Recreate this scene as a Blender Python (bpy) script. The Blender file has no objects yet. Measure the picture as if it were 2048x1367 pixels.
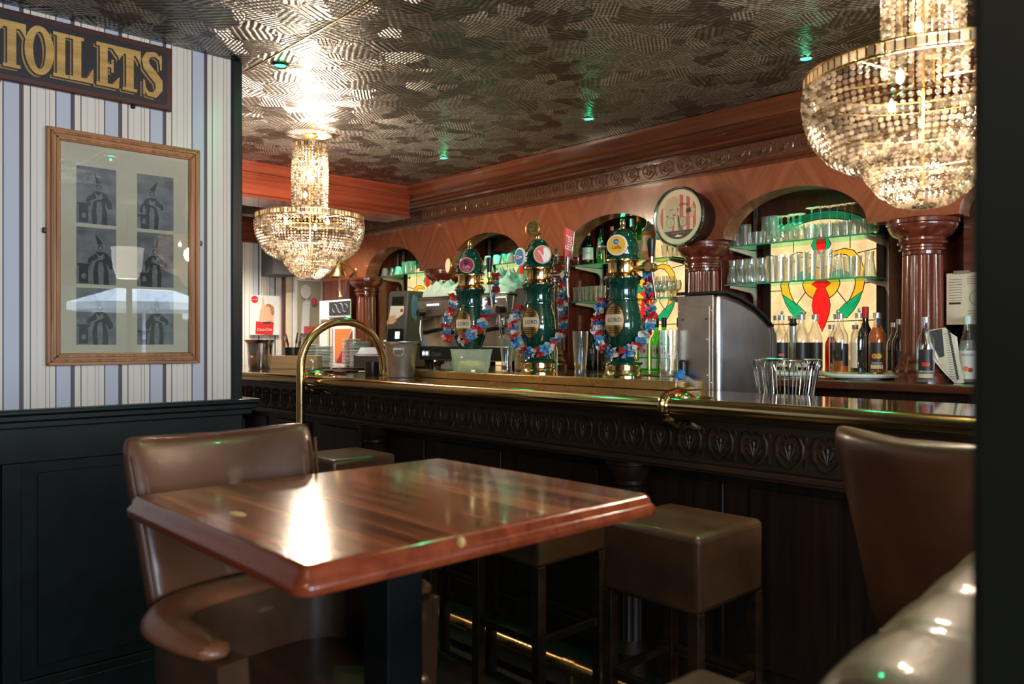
import bpy, math, random
from mathutils import Vector, Matrix, Euler
PI = math.pi
S = bpy.context.scene
C = S.collection
# ---------------------------------------------------------------- camera
cam_d = bpy.data.cameras.new('camera'); cam = bpy.data.objects.new('camera', cam_d); C.objects.link(cam)
cam.location = (0, 0, 1.32)
cam.rotation_euler = (PI/2, 0, math.atan2(.730, .683))
cam_d.sensor_width = 36; cam_d.lens = 1605*36/2048; cam_d.clip_start = .05
cam_d.dof.use_dof = True; cam_d.dof.focus_distance = 3.9; cam_d.dof.aperture_fstop = 4.0
S.camera = cam
# ---------------------------------------------------------------- world, window light, exposure
W = bpy.data.worlds.new('world'); S.world = W; W.use_nodes = True
bg = W.node_tree.nodes['Background']; bg.inputs[0].default_value = (.62, .78, 1, 1); bg.inputs[1].default_value = 4.0
S.view_settings.view_transform = 'Standard'; S.view_settings.look = 'None'
S.view_settings.gamma = 1; S.view_settings.use_curve_mapping = False
S.view_settings.exposure = 1.35
S.cycles.use_denoising = True
S.cycles.max_bounces = 8; S.cycles.diffuse_bounces = 3; S.cycles.glossy_bounces = 4
S.cycles.transmission_bounces = 4; S.cycles.transparent_max_bounces = 24
S.cycles.sample_clamp_indirect = 4.0; S.cycles.caustics_reflective = False; S.cycles.caustics_refractive = False
def lamp(name, kind, loc, power, col, parent=None, rot=(0, 0, 0), **kw):
    d = bpy.data.lights.new(name, kind); d.energy = power; d.color = col
    for k, v in kw.items(): setattr(d, k, v)
    o = bpy.data.objects.new(name, d); C.objects.link(o); o.location = loc; o.rotation_euler = rot
    if parent: o.parent = parent
    return o
WARM = (1, .80, .60); GREEN = (.0, 1, .38)
lamp('window_daylight', 'AREA', (3.17, .3, 1.37), 80, (.70, .83, 1), rot=(0, PI/2, 0), shape='RECTANGLE', size=1.15, size_y=3.3)
CH_L = (-4.10, 2.27, 2.49); CH_R = (-.81, 2.25, 2.49)     # the two crystal chandeliers
# ---------------------------------------------------------------- helpers
def tag(o, label=None, cat=None, group=None, kind=None):
    if label: o['label'] = label
    if cat: o['category'] = cat
    if group: o['group'] = group
    if kind: o['kind'] = kind
    return o
def empty(name, loc, label=None, cat=None, group=None, rz=0):
    o = bpy.data.objects.new(name, None); C.objects.link(o); o.location = loc; o.rotation_euler = (0, 0, rz)
    o.empty_display_size = .05
    return tag(o, label, cat, group)
def Mface(P, fx, fy, tilt=0):
    l = math.hypot(fx, fy); fx /= l; fy /= l
    m = Matrix(((-fy, -fx, 0, P[0]), (fx, -fy, 0, P[1]), (0, 0, 1, P[2]), (0, 0, 0, 1)))
    return m @ Matrix.Rotation(tilt, 4, 'X')
def circ(r, n, cx=0, cz=0, a0=0, a1=2*PI, rz=None):
    rz = r if rz is None else rz
    full = abs(a1-a0-2*PI) < 1e-6
    k = n if full else n+1
    return [(cx+r*math.cos(a0+(a1-a0)*i/n), cz+rz*math.sin(a0+(a1-a0)*i/n)) for i in range(k)]
def rrect(x0, x1, z0, z1, r, n=5):
    p = []
    for cx, cz, a in ((x1-r, z1-r, 0), (x0+r, z1-r, 90), (x0+r, z0+r, 180), (x1-r, z0+r, 270)):
        for i in range(n+1):
            t = math.radians(a+90*i/n); p.append((cx+r*math.cos(t), cz+r*math.sin(t)))
    return p
def arc3(c, r, a0, a1, n, plane='yz'):
    out = []
    for i in range(n+1):
        a = a0+(a1-a0)*i/n; u, v = r*math.cos(a), r*math.sin(a)
        out.append({'yz': (c[0], c[1]+u, c[2]+v), 'xz': (c[0]+u, c[1], c[2]+v), 'xy': (c[0]+u, c[1]+v, c[2])}[plane])
    return out
_txt = {}
def text_data(s, size, shear=0, spacing=1.0):
    k = (s, size, shear, spacing)
    if k not in _txt:
        cu = bpy.data.curves.new('text', 'FONT'); cu.body = s; cu.size = size; cu.shear = shear; cu.space_character = spacing
        cu.align_x = 'CENTER'; cu.align_y = 'CENTER'; cu.resolution_u = 3
        o = bpy.data.objects.new('text', cu); C.objects.link(o)
        dg = bpy.context.evaluated_depsgraph_get()
        me = bpy.data.meshes.new_from_object(o.evaluated_get(dg))
        _txt[k] = ([tuple(v.co) for v in me.vertices], [tuple(p.vertices) for p in me.polygons])
        bpy.data.objects.remove(o); bpy.data.curves.remove(cu); bpy.data.meshes.remove(me)
    return _txt[k]
class MB:
    def __init__(s, M=None): s.v = []; s.f = []; s.M = M
    def add(s, vs, fs):
        n = len(s.v)
        if s.M is not None: vs = [tuple(s.M @ Vector(p)) for p in vs]
        s.v += [tuple(p) for p in vs]; s.f += [tuple(i+n for i in f) for f in fs]; return s
    def box(s, x0, x1, y0, y1, z0, z1, T=None):
        vs = [(x, y, z) for z in (z0, z1) for y in (y0, y1) for x in (x0, x1)]
        if T is not None: vs = [tuple(T @ Vector(p)) for p in vs]
        return s.add(vs, [(0, 2, 3, 1), (4, 5, 7, 6), (0, 1, 5, 4), (1, 3, 7, 5), (3, 2, 6, 7), (2, 0, 4, 6)])
    def grid(s, rows, cu=False, cap=False):
        nu = len(rows[0]); nv = len(rows); vs = [p for r in rows for p in r]; fs = []
        for j in range(nv-1):
            for i in range(nu if cu else nu-1):
                k = (i+1) % nu; fs.append((j*nu+i, j*nu+k, (j+1)*nu+k, (j+1)*nu+i))
        if cap: fs.append(tuple(range(nu))[::-1]); fs.append(tuple(range((nv-1)*nu, nv*nu)))
        return s.add(vs, fs)
    def lathe(s, prof, n=24, c=(0, 0, 0), flute=0, nf=0, cap=True, a0=0, a1=2*PI):
        full = abs(a1-a0-2*PI) < 1e-6; k = n if full else n+1
        rows = []
        for q in prof:
            r, z = q[0], q[1]; fl = q[2] if len(q) > 2 else 0
            row = []
            for i in range(k):
                a = a0+(a1-a0)*i/n
                rr = max(r, 1e-5)*(1-fl*abs(math.cos(a*nf/2))**.6) if fl else max(r, 1e-5)
                row.append((c[0]+rr*math.cos(a), c[1]+rr*math.sin(a), c[2]+z))
            rows.append(row)
        return s.grid(rows, cu=full, cap=cap and full)
    def tube(s, pts, r, n=8, closed=False, caps=True, flat=None):
        P = [Vector(p) for p in pts]; m = len(P); rows = []; up = None
        for i in range(m):
            a = P[(i-1) % m] if (closed or i) else P[i]; b = P[(i+1) % m] if (closed or i < m-1) else P[i]
            t = (b-a); t = t.normalized() if t.length > 1e-9 else Vector((0, 0, 1))
            if up is None: up = Vector((0, 0, 1)) if abs(t.z) < .9 else Vector((1, 0, 0))
            x = t.cross(up); x = x.normalized() if x.length > 1e-6 else t.orthogonal().normalized()
            y = x.cross(t).normalized(); up = y
            rr = r[i] if isinstance(r, (list, tuple)) else r
            rows.append([tuple(P[i]+x*rr*math.cos(2*PI*k/n)+y*rr*math.sin(2*PI*k/n)) for k in range(n)])
        if closed: rows.append(rows[0])
        return s.grid(rows, cu=True, cap=caps and not closed)
    def prism(s, poly, a0, a1, plane='xz'):
        mp = {'xz': lambda u, v, w: (u, w, v), 'yz': lambda u, v, w: (w, u, v), 'xy': lambda u, v, w: (u, v, w)}[plane]
        n = len(poly); vs = [mp(u, v, a0) for u, v in poly]+[mp(u, v, a1) for u, v in poly]
        return s.add(vs, [tuple(range(n))[::-1], tuple(range(n, 2*n))]+[(i, (i+1) % n, n+(i+1) % n, n+i) for i in range(n)])
    def ribbon(s, pts, w, y0, y1):
        n = len(pts)
        for i in range(n-1):
            (x0, z0), (x1, z1) = pts[i], pts[i+1]; l = math.hypot(x1-x0, z1-z0) or 1
            w0 = (w[i] if isinstance(w, list) else w)/2; w1 = (w[i+1] if isinstance(w, list) else w)/2
            nx, nz = -(z1-z0)/l, (x1-x0)/l; ex, ez = (x1-x0)/l*w0*.35, (z1-z0)/l*w0*.35
            s.prism([(x0+nx*w0-ex, z0+nz*w0-ez), (x0-nx*w0-ex, z0-nz*w0-ez), (x1-nx*w1+ex, z1-nz*w1+ez), (x1+nx*w1+ex, z1+nz*w1+ez)], y0, y1)
        return s
    def ico(s, c, r, sc=(1, 1, 1)):
        g = 1.618034; k = r/math.sqrt(1+g*g)
        vs = [(-1, g, 0), (1, g, 0), (-1, -g, 0), (1, -g, 0), (0, -1, g), (0, 1, g), (0, -1, -g), (0, 1, -g), (g, 0, -1), (g, 0, 1), (-g, 0, -1), (-g, 0, 1)]
        fs = [(0, 11, 5), (0, 5, 1), (0, 1, 7), (0, 7, 10), (0, 10, 11), (1, 5, 9), (5, 11, 4), (11, 10, 2), (10, 7, 6), (7, 1, 8), (3, 9, 4), (3, 4, 2), (3, 2, 6), (3, 6, 8), (3, 8, 9), (4, 9, 5), (2, 4, 11), (6, 2, 10), (8, 6, 7), (9, 8, 1)]
        return s.add([(c[0]+x*k*sc[0], c[1]+y*k*sc[1], c[2]+z*k*sc[2]) for x, y, z in vs], fs)
    def ball(s, c, r, sc=(1, 1, 1), n=12):
        m = n//2+1
        return s.grid([[(c[0]+r*sc[0]*math.sin(PI*j/m)*math.cos(2*PI*i/n), c[1]+r*sc[1]*math.sin(PI*j/m)*math.sin(2*PI*i/n), c[2]-r*sc[2]*math.cos(PI*j/m)) for i in range(n)] for j in range(m+1)], cu=True)
    def text(s, txt, size, x=0, z=0, y=0, shear=0, bend=None, sx=1, spacing=1.0):
        vs, fs = text_data(txt, size, shear, spacing)
        if bend: vs = [(bend*math.sin((x+a*sx)/bend), -bend*math.cos((x+a*sx)/bend)+y, z+b) for a, b, c in vs]
        else: vs = [(x+a*sx, y, z+b) for a, b, c in vs]
        return s.add(vs, fs)
    def build(s, name, mat, parent=None, sm=35, bevel=0, seg=2, sub=0):
        me = bpy.data.meshes.new(name); me.from_pydata(s.v, [], s.f); me.validate(); me.update()
        me.materials.append(mat)
        import bmesh
        bm = bmesh.new(); bm.from_mesh(me); bmesh.ops.recalc_face_normals(bm, faces=bm.faces); bm.to_mesh(me); bm.free()
        if sm:
            me.shade_smooth(); me.set_sharp_from_angle(angle=math.radians(sm))
        o = bpy.data.objects.new(name, me); C.objects.link(o)
        if parent: o.parent = parent
        if bevel:
            b = o.modifiers.new('bevel', 'BEVEL'); b.width = bevel; b.segments = seg; b.limit_method = 'ANGLE'; b.angle_limit = .7
        if sub:
            b = o.modifiers.new('sub', 'SUBSURF'); b.levels = sub; b.render_levels = sub
        return o
def copy_tree(o, parent=None):
    c = o.copy(); C.objects.link(c); c.parent = parent
    for ch in list(o.children): copy_tree(ch, c)
    return c
ORD = 'first second third fourth fifth sixth seventh eighth ninth tenth eleventh twelfth thirteenth fourteenth fifteenth sixteenth seventeenth eighteenth nineteenth twentieth'.split()
# ---------------------------------------------------------------- materials
def newmat(n):
    m = bpy.data.materials.new(n); m.use_nodes = True; nt = m.node_tree
    for x in list(nt.nodes): nt.nodes.remove(x)
    out = nt.nodes.new('ShaderNodeOutputMaterial'); return m, nt, out
def nd(nt, t, **kw):
    n = nt.nodes.new('ShaderNode'+t)
    for k, v in kw.items():
        if k.startswith('i_'):
            key = k[2:]; key = int(key) if key.isdigit() else key.replace('_', ' ')
            n.inputs[key].default_value = v
        else: setattr(n, k, v)
    return n
def L(nt, a, b): nt.links.new(a, b)
def c4(c): return (c[0], c[1], c[2], 1)
def prin(nt, out, col=(.5, .5, .5), rough=.5, metal=0, coat=0, spec=.5, emis=None, es=0, trans=0, alpha=1, ior=1.45):
    p = nt.nodes.new('ShaderNodeBsdfPrincipled'); I = p.inputs
    I['Base Color'].default_value = c4(col); I['Roughness'].default_value = rough; I['Metallic'].default_value = metal
    I['Coat Weight'].default_value = coat; I['Coat Roughness'].default_value = .06; I['Specular IOR Level'].default_value = spec
    I['Transmission Weight'].default_value = trans; I['Alpha'].default_value = alpha; I['IOR'].default_value = ior
    if emis: I['Emission Color'].default_value = c4(emis); I['Emission Strength'].default_value = es
    L(nt, p.outputs[0], out.inputs[0]); return p
def mat(n, col, rough=.5, metal=0, var=.12, vs=14, bump=0, bs=60, **kw):
    m, nt, out = newmat(n); p = prin(nt, out, col, rough, metal, **kw)
    tc = nd(nt, 'TexCoord')
    if var:
        no = nd(nt, 'TexNoise', i_Scale=vs, i_Detail=4.0); L(nt, tc.outputs['Object'], no.inputs['Vector'])
        r = nd(nt, 'ValToRGB'); e = r.color_ramp.elements
        e[0].color = c4([c*(1-var) for c in col]); e[1].color = c4([min(1, c*(1+var)) for c in col]); e[0].position = .3; e[1].position = .7
        L(nt, no.outputs[0], r.inputs[0]); L(nt, r.outputs[0], p.inputs['Base Color'])
        mr = nd(nt, 'MapRange', i_3=max(.02, rough*.85), i_4=min(1, rough*1.2)); L(nt, no.outputs[0], mr.inputs[0]); L(nt, mr.outputs[0], p.inputs['Roughness'])
    if bump:
        n2 = nd(nt, 'TexNoise', i_Scale=bs, i_Detail=3.0); L(nt, tc.outputs['Object'], n2.inputs['Vector'])
        b = nd(nt, 'Bump', i_Strength=bump, i_Distance=.002); L(nt, n2.outputs[0], b.inputs['Height']); L(nt, b.outputs[0], p.inputs['Normal'])
    return m
def emit(n, col, s):
    m, nt, out = newmat(n); e = nd(nt, 'Emission', i_Color=c4(col), i_Strength=s); L(nt, e.outputs[0], out.inputs[0]); return m
def wood(n, c1, c2, axis='X', rough=.25, coat=.4, k=1.0, stripes=0, chevron=False, spec=.5, lo=.32, hi=.68):
    m, nt, out = newmat(n); p = prin(nt, out, c1, rough, coat=coat, spec=spec); tc = nd(nt, 'TexCoord')
    src = tc.outputs['Object']
    if chevron:
        sp = nd(nt, 'SeparateXYZ'); L(nt, src, sp.inputs[0])
        a = nd(nt, 'Math', operation='ADD', i_1=1.995+11.7); L(nt, sp.outputs[0], a.inputs[0])
        pp = nd(nt, 'Math', operation='PINGPONG', i_1=.2925); L(nt, a.outputs[0], pp.inputs[0])
        cb = nd(nt, 'CombineXYZ'); L(nt, pp.outputs[0], cb.inputs[0]); L(nt, sp.outputs[2], cb.inputs[2]); L(nt, sp.outputs[1], cb.inputs[1])
        ro = nd(nt, 'Mapping', vector_type='POINT'); ro.inputs['Rotation'].default_value = (0, math.radians(33), 0); L(nt, cb.outputs[0], ro.inputs[0]); src = ro.outputs[0]
    mp = nd(nt, 'Mapping'); sc = {'X': (1.2, 28, 28), 'Y': (28, 1.2, 28), 'Z': (28, 28, 1.2)}[axis]
    mp.inputs['Scale'].default_value = [v*k for v in sc]; L(nt, src, mp.inputs[0])
    no = nd(nt, 'TexNoise', i_Scale=1.0, i_Detail=6.0, i_Distortion=.6); L(nt, mp.outputs[0], no.inputs['Vector'])
    r = nd(nt, 'ValToRGB'); e = r.color_ramp.elements; e[0].color = c4(c1); e[1].color = c4(c2); e[0].position = lo; e[1].position = hi
    L(nt, no.outputs[0], r.inputs[0]); L(nt, r.outputs[0], p.inputs['Base Color'])
    b = nd(nt, 'Bump', i_Strength=.05, i_Distance=.001); L(nt, no.outputs[0], b.inputs['Height']); L(nt, b.outputs[0], p.inputs['Normal'])
    return m
def glass(n, tint=(.93, .96, .94), edge=.9, rough=.03, base=.06, gcol=(1, 1, 1), film=0):
    m, nt, out = newmat(n); t = nd(nt, 'BsdfTransparent', i_Color=c4(tint)); g = nd(nt, 'BsdfGlossy', i_Color=c4(gcol), i_Roughness=rough)
    lw = nd(nt, 'LayerWeight', i_Blend=.35); mr = nd(nt, 'MapRange', i_3=base, i_4=edge); L(nt, lw.outputs['Facing'], mr.inputs[0])
    mr.interpolation_type = 'SMOOTHSTEP'
    x = nd(nt, 'MixShader'); L(nt, mr.outputs[0], x.inputs[0]); L(nt, t.outputs[0], x.inputs[1]); L(nt, g.outputs[0], x.inputs[2])
    if film:
        df = nd(nt, 'BsdfDiffuse', i_Color=(.9, .95, .9, 1)); y = nd(nt, 'MixShader', i_0=film); L(nt, x.outputs[0], y.inputs[1]); L(nt, df.outputs[0], y.inputs[2]); x = y
    L(nt, x.outputs[0], out.inputs[0])
    return m
def liquid(n, col, dens=.5):
    m, nt, out = newmat(n); t = nd(nt, 'BsdfTransparent', i_Color=c4(col)); d = nd(nt, 'BsdfTranslucent', i_Color=c4(col)); p = nt.nodes.new('ShaderNodeBsdfPrincipled')
    p.inputs['Base Color'].default_value = c4(col); p.inputs['Roughness'].default_value = .1
    a = nd(nt, 'AddShader'); x = nd(nt, 'MixShader', i_0=dens)
    x2 = nd(nt, 'MixShader', i_0=.5); L(nt, d.outputs[0], x2.inputs[1]); L(nt, p.outputs[0], x2.inputs[2])
    L(nt, t.outputs[0], x.inputs[1]); L(nt, x2.outputs[0], x.inputs[2]); L(nt, x.outputs[0], out.inputs[0]); return m
def wallpaper(n, phase, per=.162, warm=1.0):
    m, nt, out = newmat(n); p = prin(nt, out, rough=.45); tc = nd(nt, 'TexCoord'); sp = nd(nt, 'SeparateXYZ'); L(nt, tc.outputs['Object'], sp.inputs[0])
    a = nd(nt, 'Math', operation='SUBTRACT', i_1=phase-per*20); L(nt, sp.outputs[1], a.inputs[0])
    d = nd(nt, 'Math', operation='DIVIDE', i_1=per); L(nt, a.outputs[0], d.inputs[0]); f = nd(nt, 'Math', operation='FRACT'); L(nt, d.outputs[0], f.inputs[0])
    r = nd(nt, 'ValToRGB'); r.color_ramp.interpolation = 'CONSTANT'; e = r.color_ramp.elements
    cream = (.74, .70, .62); dk = (.075, .065, .08); bk = (.02, .018, .022); lb = (.50, .55, .64); gr = (.20, .19, .20)
    st = [(0, dk), (.085, cream), (.20, bk), (.222, cream), (.33, lb), (.35, cream), (.50, gr), (.51, cream), (.575, gr), (.587, cream), (.69, dk), (.715, lb)]
    e[0].position = 0; e[0].color = c4(dk); e[1].position = .085; e[1].color = c4(cream)
    for q, col in st[2:]:
        k = e.new(q); k.color = c4(col)
    L(nt, f.outputs[0], r.inputs[0]); L(nt, r.outputs[0], p.inputs['Base Color']); return m
def ceiling_mat():
    m, nt, out = newmat('embossed_ceiling'); p = prin(nt, out, (.10, .082, .06), .31, metal=.75, spec=.5); tc = nd(nt, 'TexCoord')
    v = nd(nt, 'TexVoronoi', i_Scale=8.5, distance='MANHATTAN'); L(nt, tc.outputs['Object'], v.inputs['Vector'])
    sc = nd(nt, 'SeparateColor'); L(nt, v.outputs['Color'], sc.inputs[0])
    an = nd(nt, 'Math', operation='MULTIPLY', i_1=6.283); L(nt, sc.outputs[0], an.inputs[0])
    vr = nd(nt, 'VectorRotate', rotation_type='Z_AXIS'); L(nt, tc.outputs['Object'], vr.inputs['Vector']); L(nt, an.outputs[0], vr.inputs['Angle'])
    w = nd(nt, 'TexWave', i_Scale=21.0, i_Distortion=.3); w.bands_direction = 'X'; L(nt, vr.outputs[0], w.inputs['Vector'])
    w2 = nd(nt, 'TexWave', i_Scale=13.0, i_Distortion=1.5); w2.bands_direction = 'Y'; L(nt, vr.outputs[0], w2.inputs['Vector'])
    mx = nd(nt, 'Math', operation='MULTIPLY'); gt = nd(nt, 'Math', operation='GREATER_THAN', i_1=.45); L(nt, sc.outputs[1], gt.inputs[0])
    L(nt, w.outputs['Fac'], mx.inputs[0]); L(nt, gt.outputs[0], mx.inputs[1])
    v2 = nd(nt, 'TexVoronoi', i_Scale=9.0, feature='DISTANCE_TO_EDGE'); L(nt, tc.outputs['Object'], v2.inputs['Vector'])
    st = nd(nt, 'Math', operation='LESS_THAN', i_1=.05); L(nt, v2.outputs['Distance'], st.inputs[0])
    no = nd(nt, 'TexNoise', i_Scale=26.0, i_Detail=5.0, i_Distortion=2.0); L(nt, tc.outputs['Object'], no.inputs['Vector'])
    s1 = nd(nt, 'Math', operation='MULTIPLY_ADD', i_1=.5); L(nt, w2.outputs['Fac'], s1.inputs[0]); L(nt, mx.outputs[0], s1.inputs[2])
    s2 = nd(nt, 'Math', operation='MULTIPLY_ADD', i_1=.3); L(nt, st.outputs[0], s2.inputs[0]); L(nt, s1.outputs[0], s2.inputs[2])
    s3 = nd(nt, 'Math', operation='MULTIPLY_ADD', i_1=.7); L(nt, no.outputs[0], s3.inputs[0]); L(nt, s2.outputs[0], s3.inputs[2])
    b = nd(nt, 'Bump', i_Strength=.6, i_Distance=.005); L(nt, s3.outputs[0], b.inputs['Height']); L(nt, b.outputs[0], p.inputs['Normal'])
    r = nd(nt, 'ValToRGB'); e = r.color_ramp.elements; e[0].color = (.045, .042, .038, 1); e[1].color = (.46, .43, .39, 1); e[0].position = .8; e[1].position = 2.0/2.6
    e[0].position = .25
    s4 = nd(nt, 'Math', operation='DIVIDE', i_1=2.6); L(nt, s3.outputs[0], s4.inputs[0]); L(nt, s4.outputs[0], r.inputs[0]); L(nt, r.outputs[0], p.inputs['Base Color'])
    return m
def bead_mat():
    m, nt, out = newmat('crystal_beads'); a = nd(nt, 'BsdfTranslucent', i_Color=(.10, .085, .065, 1)); g = nd(nt, 'BsdfGlossy', i_Roughness=.10, i_Color=(.62, .56, .48, 1)); t = nd(nt, 'BsdfTransparent', i_Color=(1, .97, .92, 1)); d = nd(nt, 'BsdfDiffuse', i_Color=(.35, .31, .26, 1))
    ge = nd(nt, 'NewGeometry'); r1 = nd(nt, 'ValToRGB'); e = r1.color_ramp.elements; e[0].color = (.12, .09, .06, 1); e[1].color = (1, .93, .82, 1); e[0].position = .15; e[1].position = .95
    L(nt, ge.outputs['Random Per Island'], r1.inputs[0]); L(nt, r1.outputs[0], g.inputs['Color'])  # random brightness per bead puts sparkle into the colour
    r2 = nd(nt, 'ValToRGB'); e = r2.color_ramp.elements; e[0].color = (.03, .022, .015, 1); e[1].color = (.20, .17, .13, 1); L(nt, ge.outputs['Random Per Island'], r2.inputs[0]); L(nt, r2.outputs[0], a.inputs['Color']); L(nt, r2.outputs[0], d.inputs['Color'])
    x = nd(nt, 'MixShader', i_0=.26); L(nt, a.outputs[0], x.inputs[1]); L(nt, g.outputs[0], x.inputs[2])
    x2 = nd(nt, 'MixShader', i_0=.30); L(nt, x.outputs[0], x2.inputs[1]); L(nt, t.outputs[0], x2.inputs[2])
    x3 = nd(nt, 'MixShader', i_0=.12); L(nt, x2.outputs[0], x3.inputs[1]); L(nt, d.outputs[0], x3.inputs[2]); L(nt, x3.outputs[0], out.inputs[0]); return m
def stained(n, col, s=1.5):
    m, nt, out = newmat(n); tc = nd(nt, 'TexCoord'); no = nd(nt, 'TexNoise', i_Scale=9.0, i_Detail=4.0, i_Distortion=1.2); L(nt, tc.outputs['Object'], no.inputs['Vector'])
    r = nd(nt, 'ValToRGB'); e = r.color_ramp.elements; e[0].color = c4([c*.72 for c in col]); e[1].color = c4([min(1, c*1.15) for c in col]); e[0].position = .3; e[1].position = .7
    L(nt, no.outputs[0], r.inputs[0]); em = nd(nt, 'Emission', i_Strength=s); L(nt, r.outputs[0], em.inputs[0])
    g = nd(nt, 'BsdfGlossy', i_Roughness=.15); x = nd(nt, 'MixShader', i_0=.05); L(nt, em.outputs[0], x.inputs[1]); L(nt, g.outputs[0], x.inputs[2]); L(nt, x.outputs[0], out.inputs[0]); return m
def speckle(n, c1, c2, scale, rough=.6):
    m, nt, out = newmat(n); p = prin(nt, out, c1, rough); tc = nd(nt, 'TexCoord'); no = nd(nt, 'TexNoise', i_Scale=scale, i_Detail=5.0); L(nt, tc.outputs['Object'], no.inputs['Vector'])
    r = nd(nt, 'ValToRGB'); e = r.color_ramp.elements; e[0].color = c4(c1); e[1].color = c4(c2); e[0].position = .35; e[1].position = .65
    L(nt, no.outputs[0], r.inputs[0]); L(nt, r.outputs[0], p.inputs['Base Color']); return m
M = {}
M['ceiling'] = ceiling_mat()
M['paper_wall'] = wallpaper('striped_wallpaper', .655)
M['paper_far'] = wallpaper('striped_wallpaper_far', 3.02)
M['dado'] = mat('green_black_paint', (.006, .012, .013), .36, spec=.3, var=.2, bump=.05, bs=120)
M['post'] = mat('dark_post_paint', (.008, .011, .010), .6, spec=.2)
M['tan'] = mat('warm_lit_leather', (.21, .075, .03), .36, var=.3, vs=7, bump=.2, bs=45, coat=.2)  # brown leather made more orange, warm lamplight on the arm pads put into its colour
M['mahog'] = wood('mahogany', (.055, .013, .006), (.125, .034, .014), 'X', .24, .5)
M['mahogY'] = wood('mahogany_beam', (.13, .024, .011), (.24, .05, .022), 'Y', .26, .5)
M['mahogZ'] = wood('mahogany_upright', (.07, .014, .007), (.17, .038, .018), 'Z', .22, .6)
M['chev'] = wood('chevron_veneer', (.20, .058, .024), (.29, .095, .042), 'Z', .24, .5, k=1.3, chevron=True)
M['carved'] = wood('carved_wood', (.075, .028, .014), (.15, .065, .032), 'X', .30, .3)
M['darkcarve'] = wood('dark_carved_oak', (.020, .010, .0055), (.050, .026, .014), 'X', .38, 0, spec=.3)
M['darkwood'] = wood('dark_stained_wood', (.012, .0055, .004), (.030, .014, .008), 'Z', .45, 0, spec=.3)
M['niche'] = wood('niche_wood', (.035, .012, .007), (.085, .03, .016), 'Z', .55, 0)
M['counter'] = wood('bar_counter_wood', (.045, .018, .009), (.11, .045, .02), 'X', .10, .6)
M['table'] = wood('zebrano_table', (.11, .020, .008), (.52, .155, .06), 'X', .16, .25, k=1.1, lo=.36, hi=.64)
M['table_edge'] = wood('table_edge_wood', (.17, .026, .008), (.30, .06, .02), 'X', .18, .4)
M['oak'] = wood('oak_frame', (.22, .085, .028), (.48, .22, .085), 'Z', .42, .0, k=2.2)
M['oakY'] = wood('oak_frame_rail', (.22, .085, .028), (.48, .22, .085), 'Y', .42, .0, k=2.2)
M['pine'] = wood('pale_box_wood', (.45, .29, .13), (.58, .40, .2), 'X', .5, 0, k=1.5)
M['leather'] = mat('brown_leather', (.105, .042, .021), .33, var=.3, vs=7, bump=.25, bs=45, coat=.25)
M['leather2'] = mat('dark_brown_leather', (.075, .036, .018), .36, var=.3, vs=9, bump=.2, bs=50, coat=.2)
M['bench'] = mat('olive_brown_leather', (.15, .115, .07), .42, var=.25, vs=9, bump=.1, bs=60, coat=.4)
M['brass'] = mat('polished_brass', (.80, .56, .25), .13, 1, var=.12, vs=6)
M['brass2'] = mat('satin_brass', (.72, .46, .17), .27, 1, var=.07, vs=5)
M['gold'] = mat('gold_wire', (.95, .58, .18), .22, 1, var=.05)
M['chrome'] = mat('chrome', (.75, .74, .72), .12, 1, var=.05)
M['steel'] = mat('brushed_steel', (.66, .65, .64), .30, 1, var=.14, vs=5)
M['steelw'] = mat('warm_steel', (.58, .51, .44), .36, 1, var=.2, vs=9)
M['alu'] = mat('dull_aluminium', (.66, .65, .62), .38, 1, var=.15, vs=20)
M['green'] = mat('green_ceramic', (.004, .05, .032), .10, var=.3, vs=10, coat=.8)
M['black'] = mat('black_plastic', (.012, .012, .013), .32, var=.1)
M['grey'] = mat('grey_plastic', (.09, .085, .085), .45, var=.1)
M['white'] = mat('white_enamel', (.75, .74, .70), .35, var=.04)
M['cream'] = mat('cream_paint', (.72, .62, .44), .4, var=.06)
M['paper'] = mat('cream_paper', (.66, .56, .44), .7, var=.05)
M['mount'] = mat('ivory_mount', (.58, .55, .42), .7, var=.03)
M['print'] = speckle('aged_print', (.10, .11, .13), (.20, .21, .23), 22)
M['ink'] = mat('print_ink_dark', (.028, .03, .036), .6, var=.3, vs=60)
M['inkm'] = mat('print_ink_grey', (.17, .18, .19), .6, var=.3, vs=80)
M['inkb'] = mat('black_ink', (.01, .01, .012), .5, var=0)
M['red'] = mat('red_print', (.62, .03, .025), .4, var=.06)
M['pinkred'] = mat('clock_red', (.66, .10, .11), .5, var=.06)
M['orange'] = mat('orange_print', (.75, .20, .04), .5, var=.06)
M['darkred'] = mat('dark_red_print', (.36, .015, .02), .5, var=.06)
M['skin'] = mat('printed_skin', (.72, .42, .26), .5, var=.06)
M['hair'] = mat('printed_hair', (.42, .19, .07), .5, var=.2, vs=60)
M['blue'] = mat('blue_print', (.01, .20, .50), .6, spec=.2, var=.06)
M['yellow'] = mat('yellow_badge', (.78, .46, .06), .5, spec=.3, var=.05)
M['ruby'] = mat('ruby_badge', (.46, .04, .12), .5, spec=.3, var=.05)
M['goldletter'] = wood('gilt_letter', (.42, .24, .06), (.62, .40, .13), 'Y', .4, 0, k=1.5)
M['giltdark'] = mat('gilt_shadow', (.36, .22, .06), .5, var=.1)
M['signred'] = wood('sign_wood', (.045, .010, .008), (.075, .018, .012), 'Y', .4, .1)
M['signblack'] = mat('sign_black', (.012, .010, .012), .45, var=.1)
M['glass'] = glass('clear_glass', (.93, .96, .94), .95, .03, .07, (1, 1, 1), .045)
M['bglass'] = glass('bottle_glass', (.95, .96, .95), .9, .03, .06)
M['gedge'] = glass('shelf_glass', (.62, .92, .76), .9, .05, .08, (.5, 1, .75))
M['gshelf_edge'] = mat('green_glass_edge', (.06, .42, .26), .08, var=.1, trans=.3)
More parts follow.
